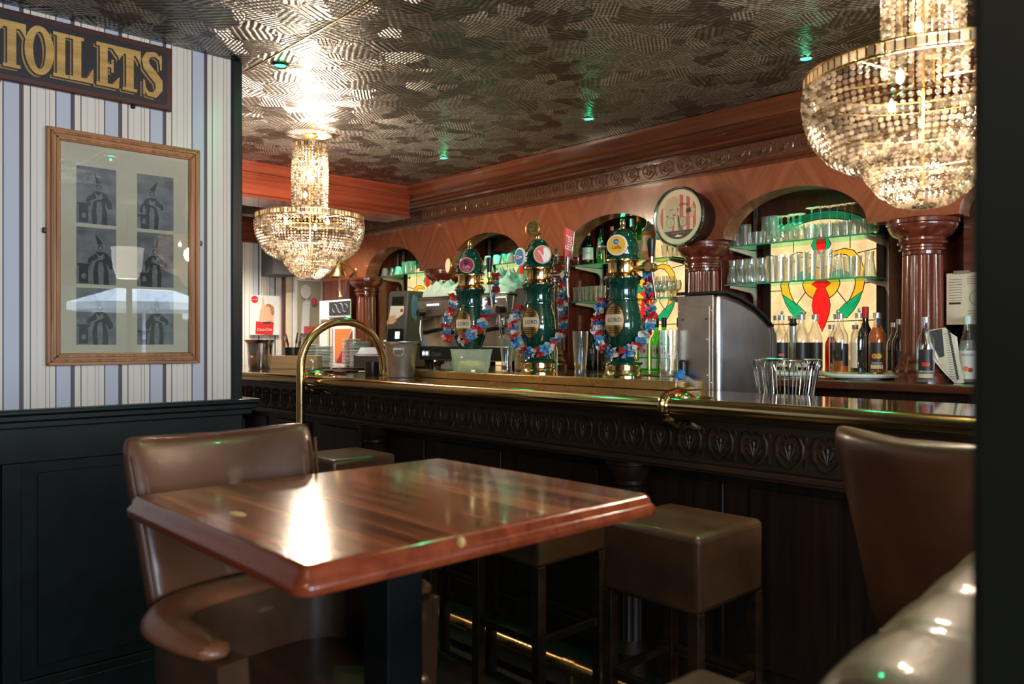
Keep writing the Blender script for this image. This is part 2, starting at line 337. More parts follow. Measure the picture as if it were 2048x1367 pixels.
M['pane'] = glass('picture_glass', (.97, .98, .97), .6, .0, .055)
M['fridgeglass'] = glass('door_glass', (.97, .98, .95), .4, .05, .03)
M['gbottle'] = glass('green_bottle_glass', (.18, .70, .10), .8, .05, .08)
M['dbottle'] = mat('dark_bottle_glass', (.006, .008, .005), .06, var=.05, coat=.6)
M['syrup_or'] = liquid('orange_syrup', (.95, .28, .03), .6); M['syrup_red'] = liquid('red_syrup', (.75, .08, .02), .6)
M['syrup_dk'] = mat('dark_syrup', (.012, .006, .006), .1, var=.05); M['amber'] = liquid('amber_liquid', (.95, .50, .08), .5)
M['beer'] = liquid('pale_beer', (1, .60, .08), .5); M['redliq'] = liquid('red_dregs', (.55, .04, .02), .7); M['limeliq'] = liquid('greenish_spirit', (.55, .85, .45), .35)
M['rosso'] = liquid('clear_spirit', (.85, .9, .85), .3)
M['label_blk'] = mat('black_label', (.018, .017, .018), .4, var=.05); M['label_cream'] = mat('cream_label', (.60, .47, .32), .5, var=.05)
M['label_white'] = mat('white_label', (.66, .64, .60), .5, var=.05); M['silvercap'] = mat('silver_cap', (.52, .53, .53), .35, .7, var=.1)
M['leadcame'] = mat('lead_came', (.02, .017, .012), .5, .3, var=.1)
M['sg_y'] = stained('pale_yellow_glass', (.95, .60, .27), .56); M['sg_a'] = stained('amber_glass', (.95, .42, .02), .55)
M['sg_r'] = stained('red_glass', (.80, .012, .008), .60); M['sg_g'] = stained('green_glass', (.01, .36, .12), .5); M['sg_w'] = stained('cream_glass', (.95, .68, .36), .56)
M['sg_d'] = stained('dark_green_glass', (.01, .30, .12), .22)
M['beads'] = bead_mat()
M['bulb'] = emit('lit_bulb', (1, .86, .66), 60); M['led'] = emit('green_led', (.02, 1, .36), 7); M['ledw'] = emit('white_led', (1, .95, .85), 12)
M['screen'] = emit('lit_screen', (.75, .80, 1), .9); M['bluescreen'] = emit('blue_display', (.45, .75, 1), 1.3)
M['shade'] = mat('white_shade', (.8, .8, .78), .5, var=.02, emis=(1, .93, .82), es=.7)
M['towel'] = mat('mint_cloth', (.45, .62, .58), .85, var=.12, bump=.4, bs=30); M['towelw'] = mat('white_cloth', (.58, .66, .66), .85, var=.12, bump=.4, bs=30)
M['fl_r'] = mat('red_petal', (.68, .035, .03), .6, var=.1); M['fl_b'] = mat('blue_petal', (.08, .30, .58), .6, var=.1); M['fl_w'] = mat('white_petal', (.68, .70, .66), .6, var=.1)
M['tub'] = liquid('frosted_tub', (.84, .95, .76), .52); M['lemon'] = mat('lemon_yellow', (.75, .52, .16), .5, var=.15)
M['mint'] = mat('plate_white', (.62, .70, .66), .25, var=.04)
M['floor'] = speckle('dark_floor', (.010, .013, .010), (.028, .032, .024), 3, .5)
M['mirror'] = mat('smoky_mirror', (.10, .10, .08), .12, 1, var=.2, vs=3)
M['bluepl'] = mat('blue_plastic', (.01, .22, .70), .3, var=.05); M['paleblue'] = liquid('pale_blue_tube', (.45, .68, .95), .75); M['palewhite'] = liquid('pale_tube', (.85, .82, .82), .7)
M['rope'] = mat('pale_rope', (.55, .44, .28), .8, var=.15, vs=80); M['chip'] = mat('bare_wood', (.62, .42, .16), .6, var=.1)
M['terrace'] = mat('terrace_stone', (.55, .55, .52), .8)
# ================================================================ the setting
CZ = 2.49
def struct(name, mb, m, parent=None, **k):
    return tag(mb.build(name, m, parent, **k), kind='structure')
struct('floor', MB().box(-7.1, 3.3, -3.1, 4.45, -.1, 0), M['floor'])
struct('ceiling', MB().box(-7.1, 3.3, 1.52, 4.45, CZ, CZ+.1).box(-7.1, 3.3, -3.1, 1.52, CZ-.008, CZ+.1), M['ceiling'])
struct('trim_1', MB().box(-3.30, 3.2, 1.518, 1.522, CZ-.0105, CZ-.006), M['brass2'])
wl = struct('wall_left', MB().box(-3.33, -3.21, -3.0, 1.445, 0, CZ-.008), M['paper_wall'])
struct('trim_2', MB().box(-3.345, -3.195, 1.416, 1.458, 1.075, CZ-.01), M['dado'], bevel=.003)
# panelled dado: rails and stiles around a raised field
d = MB(); x0, x1 = -3.212, -3.192
for a, b, c, e in ((-3, 1.458, .90, 1.05), (-3, 1.458, 0, .14), (1.36, 1.458, .14, .90), (.60, .66, .14, .90), (-.30, -.24, .14, .90)): d.box(x0, x1, a, b, c, e)
for a, b in ((.66, 1.36), (-.24, .60), (-1.2, -.30)):
    d.prism([(a, .14), (b, .14), (b, .90), (a, .90)], -3.2105, -3.205, 'yz')
    d.prism([(a+.05, .18), (b-.05, .18), (b-.05, .86), (a+.05, .86)], -3.206, -3.198, 'yz')
struct('trim_3', d, M['dado'], bevel=.004)
r = MB()
for a, b, c in ((-3.16, 1.045, 1.068), (-3.15, 1.068, 1.086), (-3.175, 1.02, 1.046)): r.box(-3.36, a, -3, 1.458+(a+3.21), b, c)
struct('trim_4', r, M['dado'], bevel=.005)
struct('baseboard_left', MB().box(-3.21, -3.185, -3, 1.458, 0, .11), M['dado'], bevel=.004)
# right hand wall with the terrace windows
ww = MB()
ww.box(3.2, 3.3, -3, 4.4, 0, .75).box(3.2, 3.3, -3, 4.4, 1.98, CZ).box(3.2, 3.3, -3, -1.5, .75, 1.98).box(3.2, 3.3, 3.9, 4.4, .75, 1.98)
struct('wall_right', ww, M['dado'])
for i, (a, b) in enumerate(((-1.5, .25), (.35, 2.1), (2.2, 3.9))):
    w = MB()
    for q in (a, b-.05, (a+b)/2-.02): w.box(3.22, 3.27, q, q+.05, .75, 1.98)
    w.box(3.22, 3.27, a, b, .75, .80).box(3.22, 3.27, a, b, 1.93, 1.98)
    f = struct('window_%d' % (i+1), w, M['black'])
    MB().box(3.243, 3.247, a+.05, b-.05, .80, 1.93).build('window_pane', glass('window_glass_%d' % i, (1, 1, 1), .5, 0, .04), f)
struct('wall_mullion', MB().box(3.2, 3.3, .25, .35, .75, 1.98).box(3.2, 3.3, 2.1, 2.2, .75, 1.98), M['dado'])
hd = tag(MB().box(10.5, 11.5, -6, 14, 0, 4.2).build('backdrop', speckle('dark_backdrop', (.006, .012, .006), (.03, .05, .02), 6, .8), None), 'tall dark hedge across the terrace, added to hide the sky in the picture glass', 'backdrop')  # made-up dark block outside, keeps bright sky out of the glass reflection
struct('terrace_ground', MB().box(3.4, 11, -6, 14, -.12, -.02), M['terrace'])
for (x, y, z, R_, lb) in ((5.6, 4.0, 1.86, 1.0, 'white terrace parasol mirrored in the middle of the picture glass'), (6.8, 6.1, 1.80, 1.1, 'white terrace parasol mirrored toward the picture frame edge'), (5.2, 1.3, 1.70, .9, 'white terrace parasol beyond the first window')):
    u = empty('parasol', (x, y, 0), lb, 'parasol')
    MB().grid([[(R_*k*math.cos(PI*i/4), R_*k*math.sin(PI*i/4), z+(1-k)*.34) for i in range(8)] for k in (1, .5, .01)], cu=True).grid([[(R_*math.cos(PI*i/4), R_*math.sin(PI*i/4), q) for i in range(8)] for q in (z-.10, z)], cu=True).build('canopy', M['white'], u, sm=0)
    MB().tube([(0, 0, 0), (0, 0, z+.38)], .025, 10).box(-.3, .3, -.3, .3, -.02, .05).build('pole', M['white'], u)
for i, (x, y) in enumerate(((4.6, 2.3), (4.9, 3.9), (5.6, 5.0))):
    tag(MB().box(x-.35, x+.35, y-.35, y+.35, .70, .74).box(x-.33, x+.33, y-.33, y+.33, .35, .70).build('cloth_table', M['white'], None), 'white-covered terrace table outside, the %s from the rear window' % ORD[i], 'table')
struct('wall_rear', MB().box(-3.3, 3.3, -3.1, -3.0, 0, CZ), M['dado'])
struct('wall_passage', MB().box(-7.1, -3.33, 1.2, 1.32, 0, CZ), M['paper_far'])
struct('wall_far', MB().box(-7.1, -7.0, 1.3, 4.4, 0, CZ), M['paper_far'])
struct('wall_back', MB().box(-7.1, 3.3, 4.32, 4.42, 0, CZ), M['niche'])
t = MB().box(-7.0, -6.965, 1.32, 3.98, 2.235, 2.46).box(-7.0, -6.94, 1.32, 3.98, 2.40, 2.43).box(-7.0, -6.95, 1.32, 3.98, 2.225, 2.245)
struct('trim_5', t, M['mahogY'], bevel=.003)
struct('trim_6', MB().box(-7.0, -6.955, 3.575, 3.655, 1.0, 2.235), M['mahogZ'], bevel=.003)
# boxed ceiling beam running out to the cornice
b = MB().box(-5.22, -4.93, 1.32, 3.56, 2.255, CZ).box(-5.24, -4.915, 1.32, 3.56, 2.40, 2.412).box(-5.24, -4.91, 1.32, 3.56, 2.25, 2.268)
struct('trim_7', b, M['mahogY'], bevel=.003)
# post beside the camera
struct('trim_8', MB().box(-.1555, -.04, .50, .62, 0, CZ-.008), M['post'], bevel=.006)
# ================================================================ carved palmette motif
def palmette(mb, cx, cz, w, h, y, flip=1):
    """one carved leaf-in-a-heart, in relief on the plane y, standing out towards -y"""
    def P(u, v): return (cx+u*w, y, cz+flip*v*h)
    heart = [P(.0, -.5), P(-.22, -.38), P(-.40, -.15), P(-.42, .15), P(-.30, .38), P(-.12, .44), P(0, .30)]
    mb.tube(heart, [.0045, .005, .006, .006, .0055, .0045, .003], 5); mb.tube([(2*cx-p[0], p[1], p[2]) for p in heart], [.0045, .005, .006, .006, .0055, .0045, .003], 5)
    for k in (-2, -1, 0, 1, 2):
        a = k*.55; mb.tube([P(0, -.28), P(.13*math.sin(a)*1.2, -.28+.25*math.cos(a)), P(.26*math.sin(a)*1.1, -.28+.44*math.cos(a*.9))], [.002, .0042, .003], 4)
    mb.ball(P(-.14, .18), .006, n=6); mb.ball(P(.14, .18), .006, n=6); mb.ball(P(0, .02), .005, n=6)
    mb.tube([P(.5, -.42), P(.49, -.3), P(.46, -.18)], [.004, .003, .0015], 5); mb.tube([P(.5, -.42), P(.51, -.3), P(.54, -.18)], [.004, .003, .0015], 5); mb.tube([P(.5, .42), P(.46, .36), P(.48, .24)], [.003, .0025, .0015], 5); mb.tube([P(.5, .42), P(.54, .36), P(.52, .24)], [.003, .0025, .0015], 5)
# ================================================================ bar counter
bar = empty('bar_counter', (0, 0, 0), 'long dark carved wooden bar counter with a glossy top', 'bar')
BX0, BX1 = -6.55, 1.1
c = MB().box(BX0, BX1, 2.335, 2.86, 1.088, 1.12)
c.build('countertop', M['counter'], bar, bevel=.008, seg=3)
MB().box(-6.95, -4.99, 2.862, 3.695, 1.088, 1.12).build('return_top', M['counter'], bar, bevel=.004)
MB().box(-6.9, -5.0, 2.9, 3.69, 0, 1.088).build('return_body', M['darkwood'], bar)
MB().box(BX0, BX1, 2.37, 2.82, 1.065, 1.088).box(BX0, BX1, 2.40, 2.60, 1.045, 1.066).build('top_moulding', M['darkcarve'], bar, bevel=.006)
c = MB().box(BX0, BX1, 2.425, 2.60, .895, 1.046)
n = int((BX1-BX0)/.127)
cut = [m for m in range(n) if BX0+.127*(m+.5) < 0.3]
for i in cut: palmette(c, BX0+.127*(i+.5), .968, .112, .118, 2.423, 1)
c.build('carved_frieze', M['darkcarve'], bar)
MB().box(BX0, BX1, 2.385, 2.62, .875, .896).box(BX0, BX1, 2.405, 2.62, .862, .876).build('frieze_ledge', M['darkcarve'], bar, bevel=.005)
c = MB().box(BX0, BX1, 2.60, 2.80, 0, .88)
for x in [v/100 for v in range(-640, 60, 61)]: c.box(x, x+.5, 2.59, 2.60, .16, .80)
c.box(BX0, BX1, 2.58, 2.6, 0, .12)
c.build('front_panel', M['darkwood'], bar, bevel=.004)
for x in (-5.66, -3.84, -2.02, -.2):
    p = MB().lathe([(.075, 0), (.075, .10), (.06, .12), (.052, .14, .0), (.052, .145, .12), (.052, .745, .12), (.052, .75), (.062, .76), (.062, .775), (.07, .785), (.088, .82), (.09, .835), (.098, .84), (.098, .862)], 32, (x, 2.53, 0), nf=16)
    p.build('pilaster', M['darkwood'], bar)
MB().box(-6.4, 1.0, 2.86, 3.25, .90, .93).box(-6.4, 1.0, 3.2, 3.24, 0, .90).build('work_shelf', M['steel'], bar)
# brass arm rail with two cast brackets
rail = empty('brass_rail', (0, 0, 0), 'long round brass arm rail running along the bar counter edge', 'rail')
MB().tube([(-6.5, 2.28, 1.102), (1.05, 2.28, 1.102)], .0275, 20).build('rail_tube', M['brass'], rail)
MB().tube([(-6.5, 2.318, 1.083), (1.05, 2.318, 1.083)], .010, 10).build('edge_strip', M['brass'], rail)
def bracket(x):
    m = MB()
    rows = []
    for i in range(13):
        a = math.radians(-75+ i*24); rows.append((x, 2.28+.037*math.cos(a), 1.102+.037*math.sin(a)))
    m.tube(rows, [.009]*3+[.012]*7+[.009]*3, 8)
    m.M = Matrix.Translation((x, 2.28, 1.102)) @ Matrix.Rotation(PI/2, 4, 'Y'); m.lathe([(.0285, -.022), (.034, -.018), (.034, .018), (.0285, .022)], 20, cap=False); m.M = None
    o = m.build('rail_bracket', M['brass'], rail)
    m2 = MB(); m2.ball((x, 2.375, 1.118), .05, (.95, 1.1, .62), 16).ball((x+.07, 2.40, 1.118), .034, (1.6, .8, .45), 14).ball((x-.07, 2.40, 1.118), .034, (1.6, .8, .35), 14)
    m2.tube([(x, 2.27, 1.06), (x+.02, 2.31, 1.035), (x+.02, 2.38, 1.03), (x+.05, 2.41, 1.02)], [.014, .018, .015, .01], 8)
    m2.tube([(x, 2.28, 1.14), (x, 2.34, 1.145), (x, 2.38, 1.14)], [.012, .018, .02], 8)
    m2.build('bracket_boss', M['brass'], rail)
    return o
for x in (-1.656, -4.16, .85):
    bracket(x)
# foot rail
fr = empty('foot_rail', (0, 0, 0), 'brass foot rail low along the bar front behind the stools', 'rail')
MB().tube([(-6.4, 2.218, .104), (1.0, 2.218, .104)], .026, 16).build('rail_tube', M['brass2'], fr)
for x in (-5.0, -3.55, -2.05, -.5):
    MB().tube([(x, 2.218, .104), (x, 2.218, 0)], .013, 8).tube([(x-.03, 2.218, .104), (x+.03, 2.218, .104)], .031, 16).build('support', M['brass2'], fr)
# waiter's hoop
h = empty('brass_hoop', (-4.08, 2.2, 0), 'tall arched brass hoop rising from floor over the bar edge', 'hoop rail')
pts = [(0, 0, .015)]+[(0, 0, z) for z in (.4, .8, 1.15)]+[(0, .275-.275*math.cos(a), 1.175+.265*math.sin(a)) for a in [PI*i/22 for i in range(0, 23)]]+[(0, .55, 1.14), (0, .55, 1.125)]
MB().tube(pts, .0235, 18).build('tube', M['brass'], h)
MB().lathe([(.044, 1.121), (.044, 1.127), (.03, 1.131), (.028, 1.15)], 20, (0, .55, 0)).build('flange', M['brass'], h)
MB().lathe([(.05, 0), (.05, .008), (.03, .016)], 20).build('floor_flange', M['brass'], h)
# brass drip platform under the towers
dp = empty('drip_platform', (0, 0, 0), 'long raised brass-faced drip platform carrying the beer towers', 'drip tray')
MB().box(-3.73, -1.93, 2.72, 2.99, 1.121, 1.158).build('brass_casing', M['brass2'], dp, bevel=.002)
MB().box(-3.70, -1.95, 2.745, 2.98, 1.150, 1.1605).build('tray_top', M['chrome'], dp)
# ================================================================ back bar
bb = empty('back_bar', (0, 0, 0), 'mahogany back bar of arched niches, fluted columns and carved cornice', 'back bar')
XL, XR = -6.72, 2.6
FY = 3.85
def archz(x):
    k = round((-2.03-x)/1.187); u = (x-(-2.03-1.187*k))/.392
    return 1.885+.228*math.sqrt(max(0, 1-u*u)) if (abs(u) < 1 and -3 < k < 4) else 1.885
f = MB(); xs = []
x = XL
while x < XR: xs.append(x); x += .02
for k in range(-3, 4):
    for s in (-.392, .392, -.386, .386, -.38, .38): xs.append(-2.03-1.187*k+s)
xs = sorted(q for q in xs if XL <= q <= XR)+[XR]
f.grid([[(q, FY, archz(q)) for q in xs], [(q, FY, 2.30) for q in xs]]); f.grid([[(q, FY+.13, archz(q)) for q in xs], [(q, FY+.13, 2.30) for q in xs]])
f.grid([[(q, FY, archz(q)) for q in xs], [(q, FY+.13, archz(q)) for q in xs]])
f.box(XL, XL+.002, FY, FY+.13, 1.1, 2.3)
f.build('arched_fascia', M['chev'], bb, sm=30)
MB().box(XL, -6.25, FY+.002, FY+.13, 1.1, 1.89).build('end_panel', M['mahogZ'], bb)
MB().box(XL, XR, FY+.131, 4.315, 2.15, 2.17).build('niche_ceiling', M['niche'], bb)
MB().box(-1.27, XR, 4.02, 4.05, 1.14, 2.14).build('side_panel', M['mahog'], bb)
for x in (-1.416, -2.60, -3.80, -4.98, -6.10):
    MB().box(x-.055, x+.055, 4.03, 4.315, 1.14, 2.15).build('divider', M['mahogZ'], bb, bevel=.004)
cn = MB()
prof = [(3.515, 2.488), (3.52, 2.47), (3.56, 2.425), (3.60, 2.41), (3.61, 2.405), (3.61, 2.395), (3.66, 2.385), (3.70, 2.36), (3.71, 2.345), (3.735, 2.34), (3.735, 2.33), (3.76, 2.325), (3.76, 2.315), (3.80, 2.31), (3.80, 2.305), (3.90, 2.3), (3.90, 2.488)]
prof = [(3.53, 2.488), (3.53, 2.47), (3.575, 2.425), (3.58, 2.418), (3.592, 2.418), (3.60, 2.405), (3.63, 2.385), (3.675, 2.372), (3.69, 2.372), (3.70, 2.36), (3.72, 2.355), (3.735, 2.365), (3.84, 2.366), (3.84, 2.488)]
cn.prism(prof, -7.0, XR, 'yz')
cn.build('cornice', M['mahog'], bb, sm=25)
cf = MB().box(-7.0, XR, 3.80, 3.86, 2.268, 2.37)
i = 0; x = -6.93
while x < -.55: palmette(cf, x, 2.318, .108, .084, 3.798, 1); x += .1225
cf.build('carved_frieze', M['carved'], bb)
MB().box(-7.0, XR, 3.785, 3.87, 2.256, 2.270).box(-7.0, XR, 3.80, 3.86, 2.247, 2.257).box(-7.0, XR, 3.788, 3.80, 2.36, 2.367).build('picture_bead', M['mahog'], bb, bevel=.003)
MB().box(-7.0, XR, 3.56, 4.31, CZ-.004, CZ+.0).build('cornice_cap', M['darkwood'], bb)
def column(x):
    r = empty('column', (x, 3.93, 1.137)); r.parent = bb
    MB().lathe([(.120, 0), (.120, .03), (.112, .04), (.116, .055), (.108, .07), (.098, .085), (.102, .1), (.094, .115)], 32).build('plinth', M['mahogZ'], r)
    MB().lathe([(.088, .113), (.088, .125, .0), (.089, .13, .10), (.085, .58, .10), (.085, .585, .0), (.086, .60)], 80, nf=20).build('shaft', M['mahogZ'], r)
    MB().lathe([(.086, .60), (.10, .603), (.10, .612), (.092, .618), (.092, .628), (.105, .632), (.108, .642), (.10, .65), (.10, .66), (.125, .675), (.142, .70), (.148, .715), (.148, .722), (.156, .726), (.156, .742), (.15, .748)], 40).build('capital', M['mahogZ'], r)
    return r
for x in (-1.416, -2.60, -3.80, -4.98, -6.10): column(x)
wt = MB().box(-6.7, XR, 3.70, 4.315, 1.098, 1.137); wt.build('worktop', M['mahog'], bb, bevel=.006)
MB().box(-4.98, -3.0, 3.30, 3.70, 1.098, 1.137).build('coffee_worktop', M['mahog'], bb, bevel=.006)
MB().box(-4.9, -3.05, 3.36, 3.83, .1, 1.098).box(-6.6, XR, 3.78, 4.3, .1, 1.098).build('cupboard', M['darkwood'], bb)
# smoky mirrors lining the niches behind the stained glass
for k in range(4):
    MB().box(-2.54-1.18*k+.07, -1.48-1.18*k, 4.305, 4.312, 1.14, 2.15).build('niche_back', M['niche'], bb)
# slotted uprights and glass shelves
def shelf(k, z, lab, x0=None, x1=None):
    a = (-2.50-1.18*k) if x0 is None else x0; b = (-1.68-1.18*k) if x1 is None else x1
    r = empty('glass_shelf', (0, 0, 0), lab, 'shelf', 'glass shelves in the niches')
    MB().box(a, b, 3.994, 4.19, z-.009, z-.001).build('shelf_pane', M['gedge'], r)
    MB().box(a, b, 3.990, 3.994, z-.009, z-.001).box(b, b+.003, 3.99, 4.19, z-.009, z-.001).build('green_edge', M['gshelf_edge'], r)
    for q in (a+.035, b-.03):
        m = MB(); m.prism([(4.0, z-.010), (4.26, z-.010), (4.26, z-.085), (4.245, z-.06), (4.22, z-.042), (4.0, z-.022)], q-.006, q+.006, 'yz')
        m.build('shelf_bracket', M['cream'], r)
    return r
for k in range(4):
    for s, q in (('left', -2.465-1.18*k), ('right', -1.71-1.18*k)):
        m = MB().box(q-.011, q+.011, 4.26, 4.272, 1.14, 2.14)
        o = m.build('slotted_upright', M['alu'], bb)
        if k == 0 and s == 'right':
            sl = MB()
            for j in range(40): sl.box(q-.0025, q+.0025, 4.258, 4.262, 1.16+.024*j, 1.172+.024*j)
            sl.build('slot_holes', M['inkb'], o)
SH = [[1.86, 1.646], [1.835, 1.592], [1.90], [1.90]]
nm = ['niche nearest the post', 'niche under the clock', 'niche behind the medallion tower', 'niche by the bell']
for k in range(4):
    for j, z in enumerate(SH[k]): shelf(k, z, ('upper' if j == 0 else 'lower')+' clear glass shelf in the '+nm[k])
shelf(-1, 1.86, 'short glass shelf end beyond the column past the chandelier', -1.20, -.5)
# backlit stained glass
def stained_panel(k):
    cx = -2.045-1.18*k
    r = empty('stained_glass_panel', (cx, 4.225, 1.14), 'backlit yellow stained glass with red tulip in the '+nm[k], 'stained glass', 'stained glass panels in the back bar')
    top = [(.30, 0), (.30, .72)]+[(.30*math.cos(a), .72+.175*math.sin(a)) for a in [PI*i/16 for i in range(1, 16)]]+[(-.30, .72), (-.30, 0)]
    MB().prism(top, 0, .006).build('pale_glass', M['sg_y'], r)
    MB().box(-.34, -.301, -.01, .03, 0, .9).build('side_strip', M['darkwood'], r); MB().box(.301, .34, -.01, .03, 0, .9).build('side_strip', M['darkwood'], r)
    lead = MB()
    def outline(p, closed=True): lead.tube([(u, -.003, v) for u, v in p], .0026, 4, closed=closed)
    def piece(name, polys, m, y=-.001, ln=True):
        for p in polys:
            MB().prism(p, y-.0015, y).build(name, m, r)
            if ln: outline(p)
    mir = lambda p: [(-u, v) for u, v in p][::-1]
    arcp = [(.30*math.cos(a), .72+.175*math.sin(a)) for a in [PI*(.06+.88*i/14) for i in range(15)]]
    arci = [(.265*math.cos(a), .715+.135*math.sin(a)) for a in [PI*(.06+.88*i/14) for i in range(15)]][::-1]
    piece('green_arch_glass', [arcp+arci], M['sg_d'])
    band = [(.03, .640), (.07, .668), (.13, .680), (.18, .665), (.215, .62), (.235, .56), (.238, .50), (.228, .45), (.20, .40), (.165, .36), (.145, .385), (.165, .42), (.182, .46), (.194, .52), (.19, .57), (.17, .615), (.14, .645), (.10, .652), (.06, .640)]
    piece('amber_heart_glass', [band, mir(band)], M['sg_a'])
    piece('amber_bowl_glass', [[(.107, .55)]+circ(.107, 18, 0, .515, 0, -PI)+[(-.107, .55), (-.05, .60), (0, .58), (.05, .60)]], M['sg_a'])
    leaf = [(.228, .448), (.134, .386), (.086, .34), (.10, .32), (.142, .307), (.18, .35), (.21, .40)]
    cl = [(.02, .51), (.06, .555), (.11, .57), (.15, .55), (.17, .515), (.12, .505), (.06, .505)]
    piece('green_leaf_glass', [leaf, mir(leaf), cl, mir(cl)], M['sg_g'], -.003)
    lens = [(0, .77), (.035, .745), (.056, .71), (.035, .675), (0, .655), (-.035, .675), (-.056, .71), (-.035, .745)]
    piece('green_bud_glass', [lens], M['sg_g'], -.002)
    piece('red_flower_glass', [[(0, .765), (.022, .745), (.027, .71), (.02, .67), (0, .655), (-.02, .67), (-.027, .71), (-.022, .745)],
        [(-.055, .497), (-.025, .515), (.025, .515), (.055, .497), (.025, .478), (-.025, .478)],
        [(-.02, .478), (.02, .478), (.042, .43), (.052, .38), (.045, .33), (.022, .27), (.006, .235), (-.012, .28), (-.042, .33), (-.052, .38), (-.042, .43)]], M['sg_r'], -.004)
    for p in ([(-.16, .86), (-.16, .678)], [(.16, .86), (.16, .678)], [(-.30, .675), (-.2, .65)], [(.20, .65), (.30, .665)], [(-.30, .47), (-.236, .47)], [(.236, .49), (.30, .49)], [(-.3, .28), (-.13, .28)], [(.02, .29), (.3, .295)],
              [(0, .655), (0, .51)], [(.09, .455), (.145, .385)], [(-.09, .455), (-.145, .385)], [(.30, 0), (.30, .72)], [(-.30, 0), (-.30, .72)]): outline(p, False)
    lead.build('lead_line', M['leadcame'], r)
for k in range(4): stained_panel(k)
# green recessed lamps
def downlight(x, y, z, lab, power=9, grp='green recessed spotlights in the ceiling', white=False, spot=True):
    r = empty('ceiling_downlight', (x, y, z), lab, 'spotlight', grp)
    MB().lathe([(.024, -.001), (.036, -.001), (.038, -.006), (.030, -.009), (.024, -.006)], 20, cap=False).build('bezel', M['chrome'], r)
    MB().lathe([(0, -.004), (.022, -.004), (.024, -.0015), (0, -.0012)], 16).build('lens', M['ledw'] if white else M['led'], r)
    if spot and not white: lamp('lens_glow', 'POINT', (0, 0, -.028), power*.004, GREEN, r, shadow_soft_size=.008)
    if spot: lamp('spot_beam', 'SPOT', (0, 0, -.02), power, (1, .93, .8) if white else GREEN, r, spot_size=2.2, spot_blend=.9, shadow_soft_size=.02)
for i, (x, y, lb) in enumerate(((-4.01, 3.16, 'green ceiling spotlight close to the corner of the red beam'), (-2.79, 3.16, 'green ceiling spotlight above the beer towers'), (-1.585, 3.14, 'green ceiling spotlight just beside the larger hanging chandelier'), (-3.14, 1.60, 'green ceiling spotlight on the ceiling seam next to the striped wall'), (-1.0, 1.60, 'unseen green ceiling spotlight over the bar chair'), (-.4, 3.14, 'green ceiling spotlight beyond the post'))):  # the one over the bar chair is unseen, kept for its green light
    downlight(x, y, CZ, lb, 4.5)
downlight(-6.35, 2.75, CZ, 'small white ceiling spotlight beyond the red beam', 45, None, True)
downlight(-6.1, 3.3, CZ, 'white ceiling spotlight over the plates', 40, None, True)
for k, x in enumerate((-2.08, -3.295, -4.42, -5.6)):
    downlight(x, 4.06, 2.15, 'green spotlight in the roof of the '+nm[k], 6.0, 'green spotlights inside the niches')
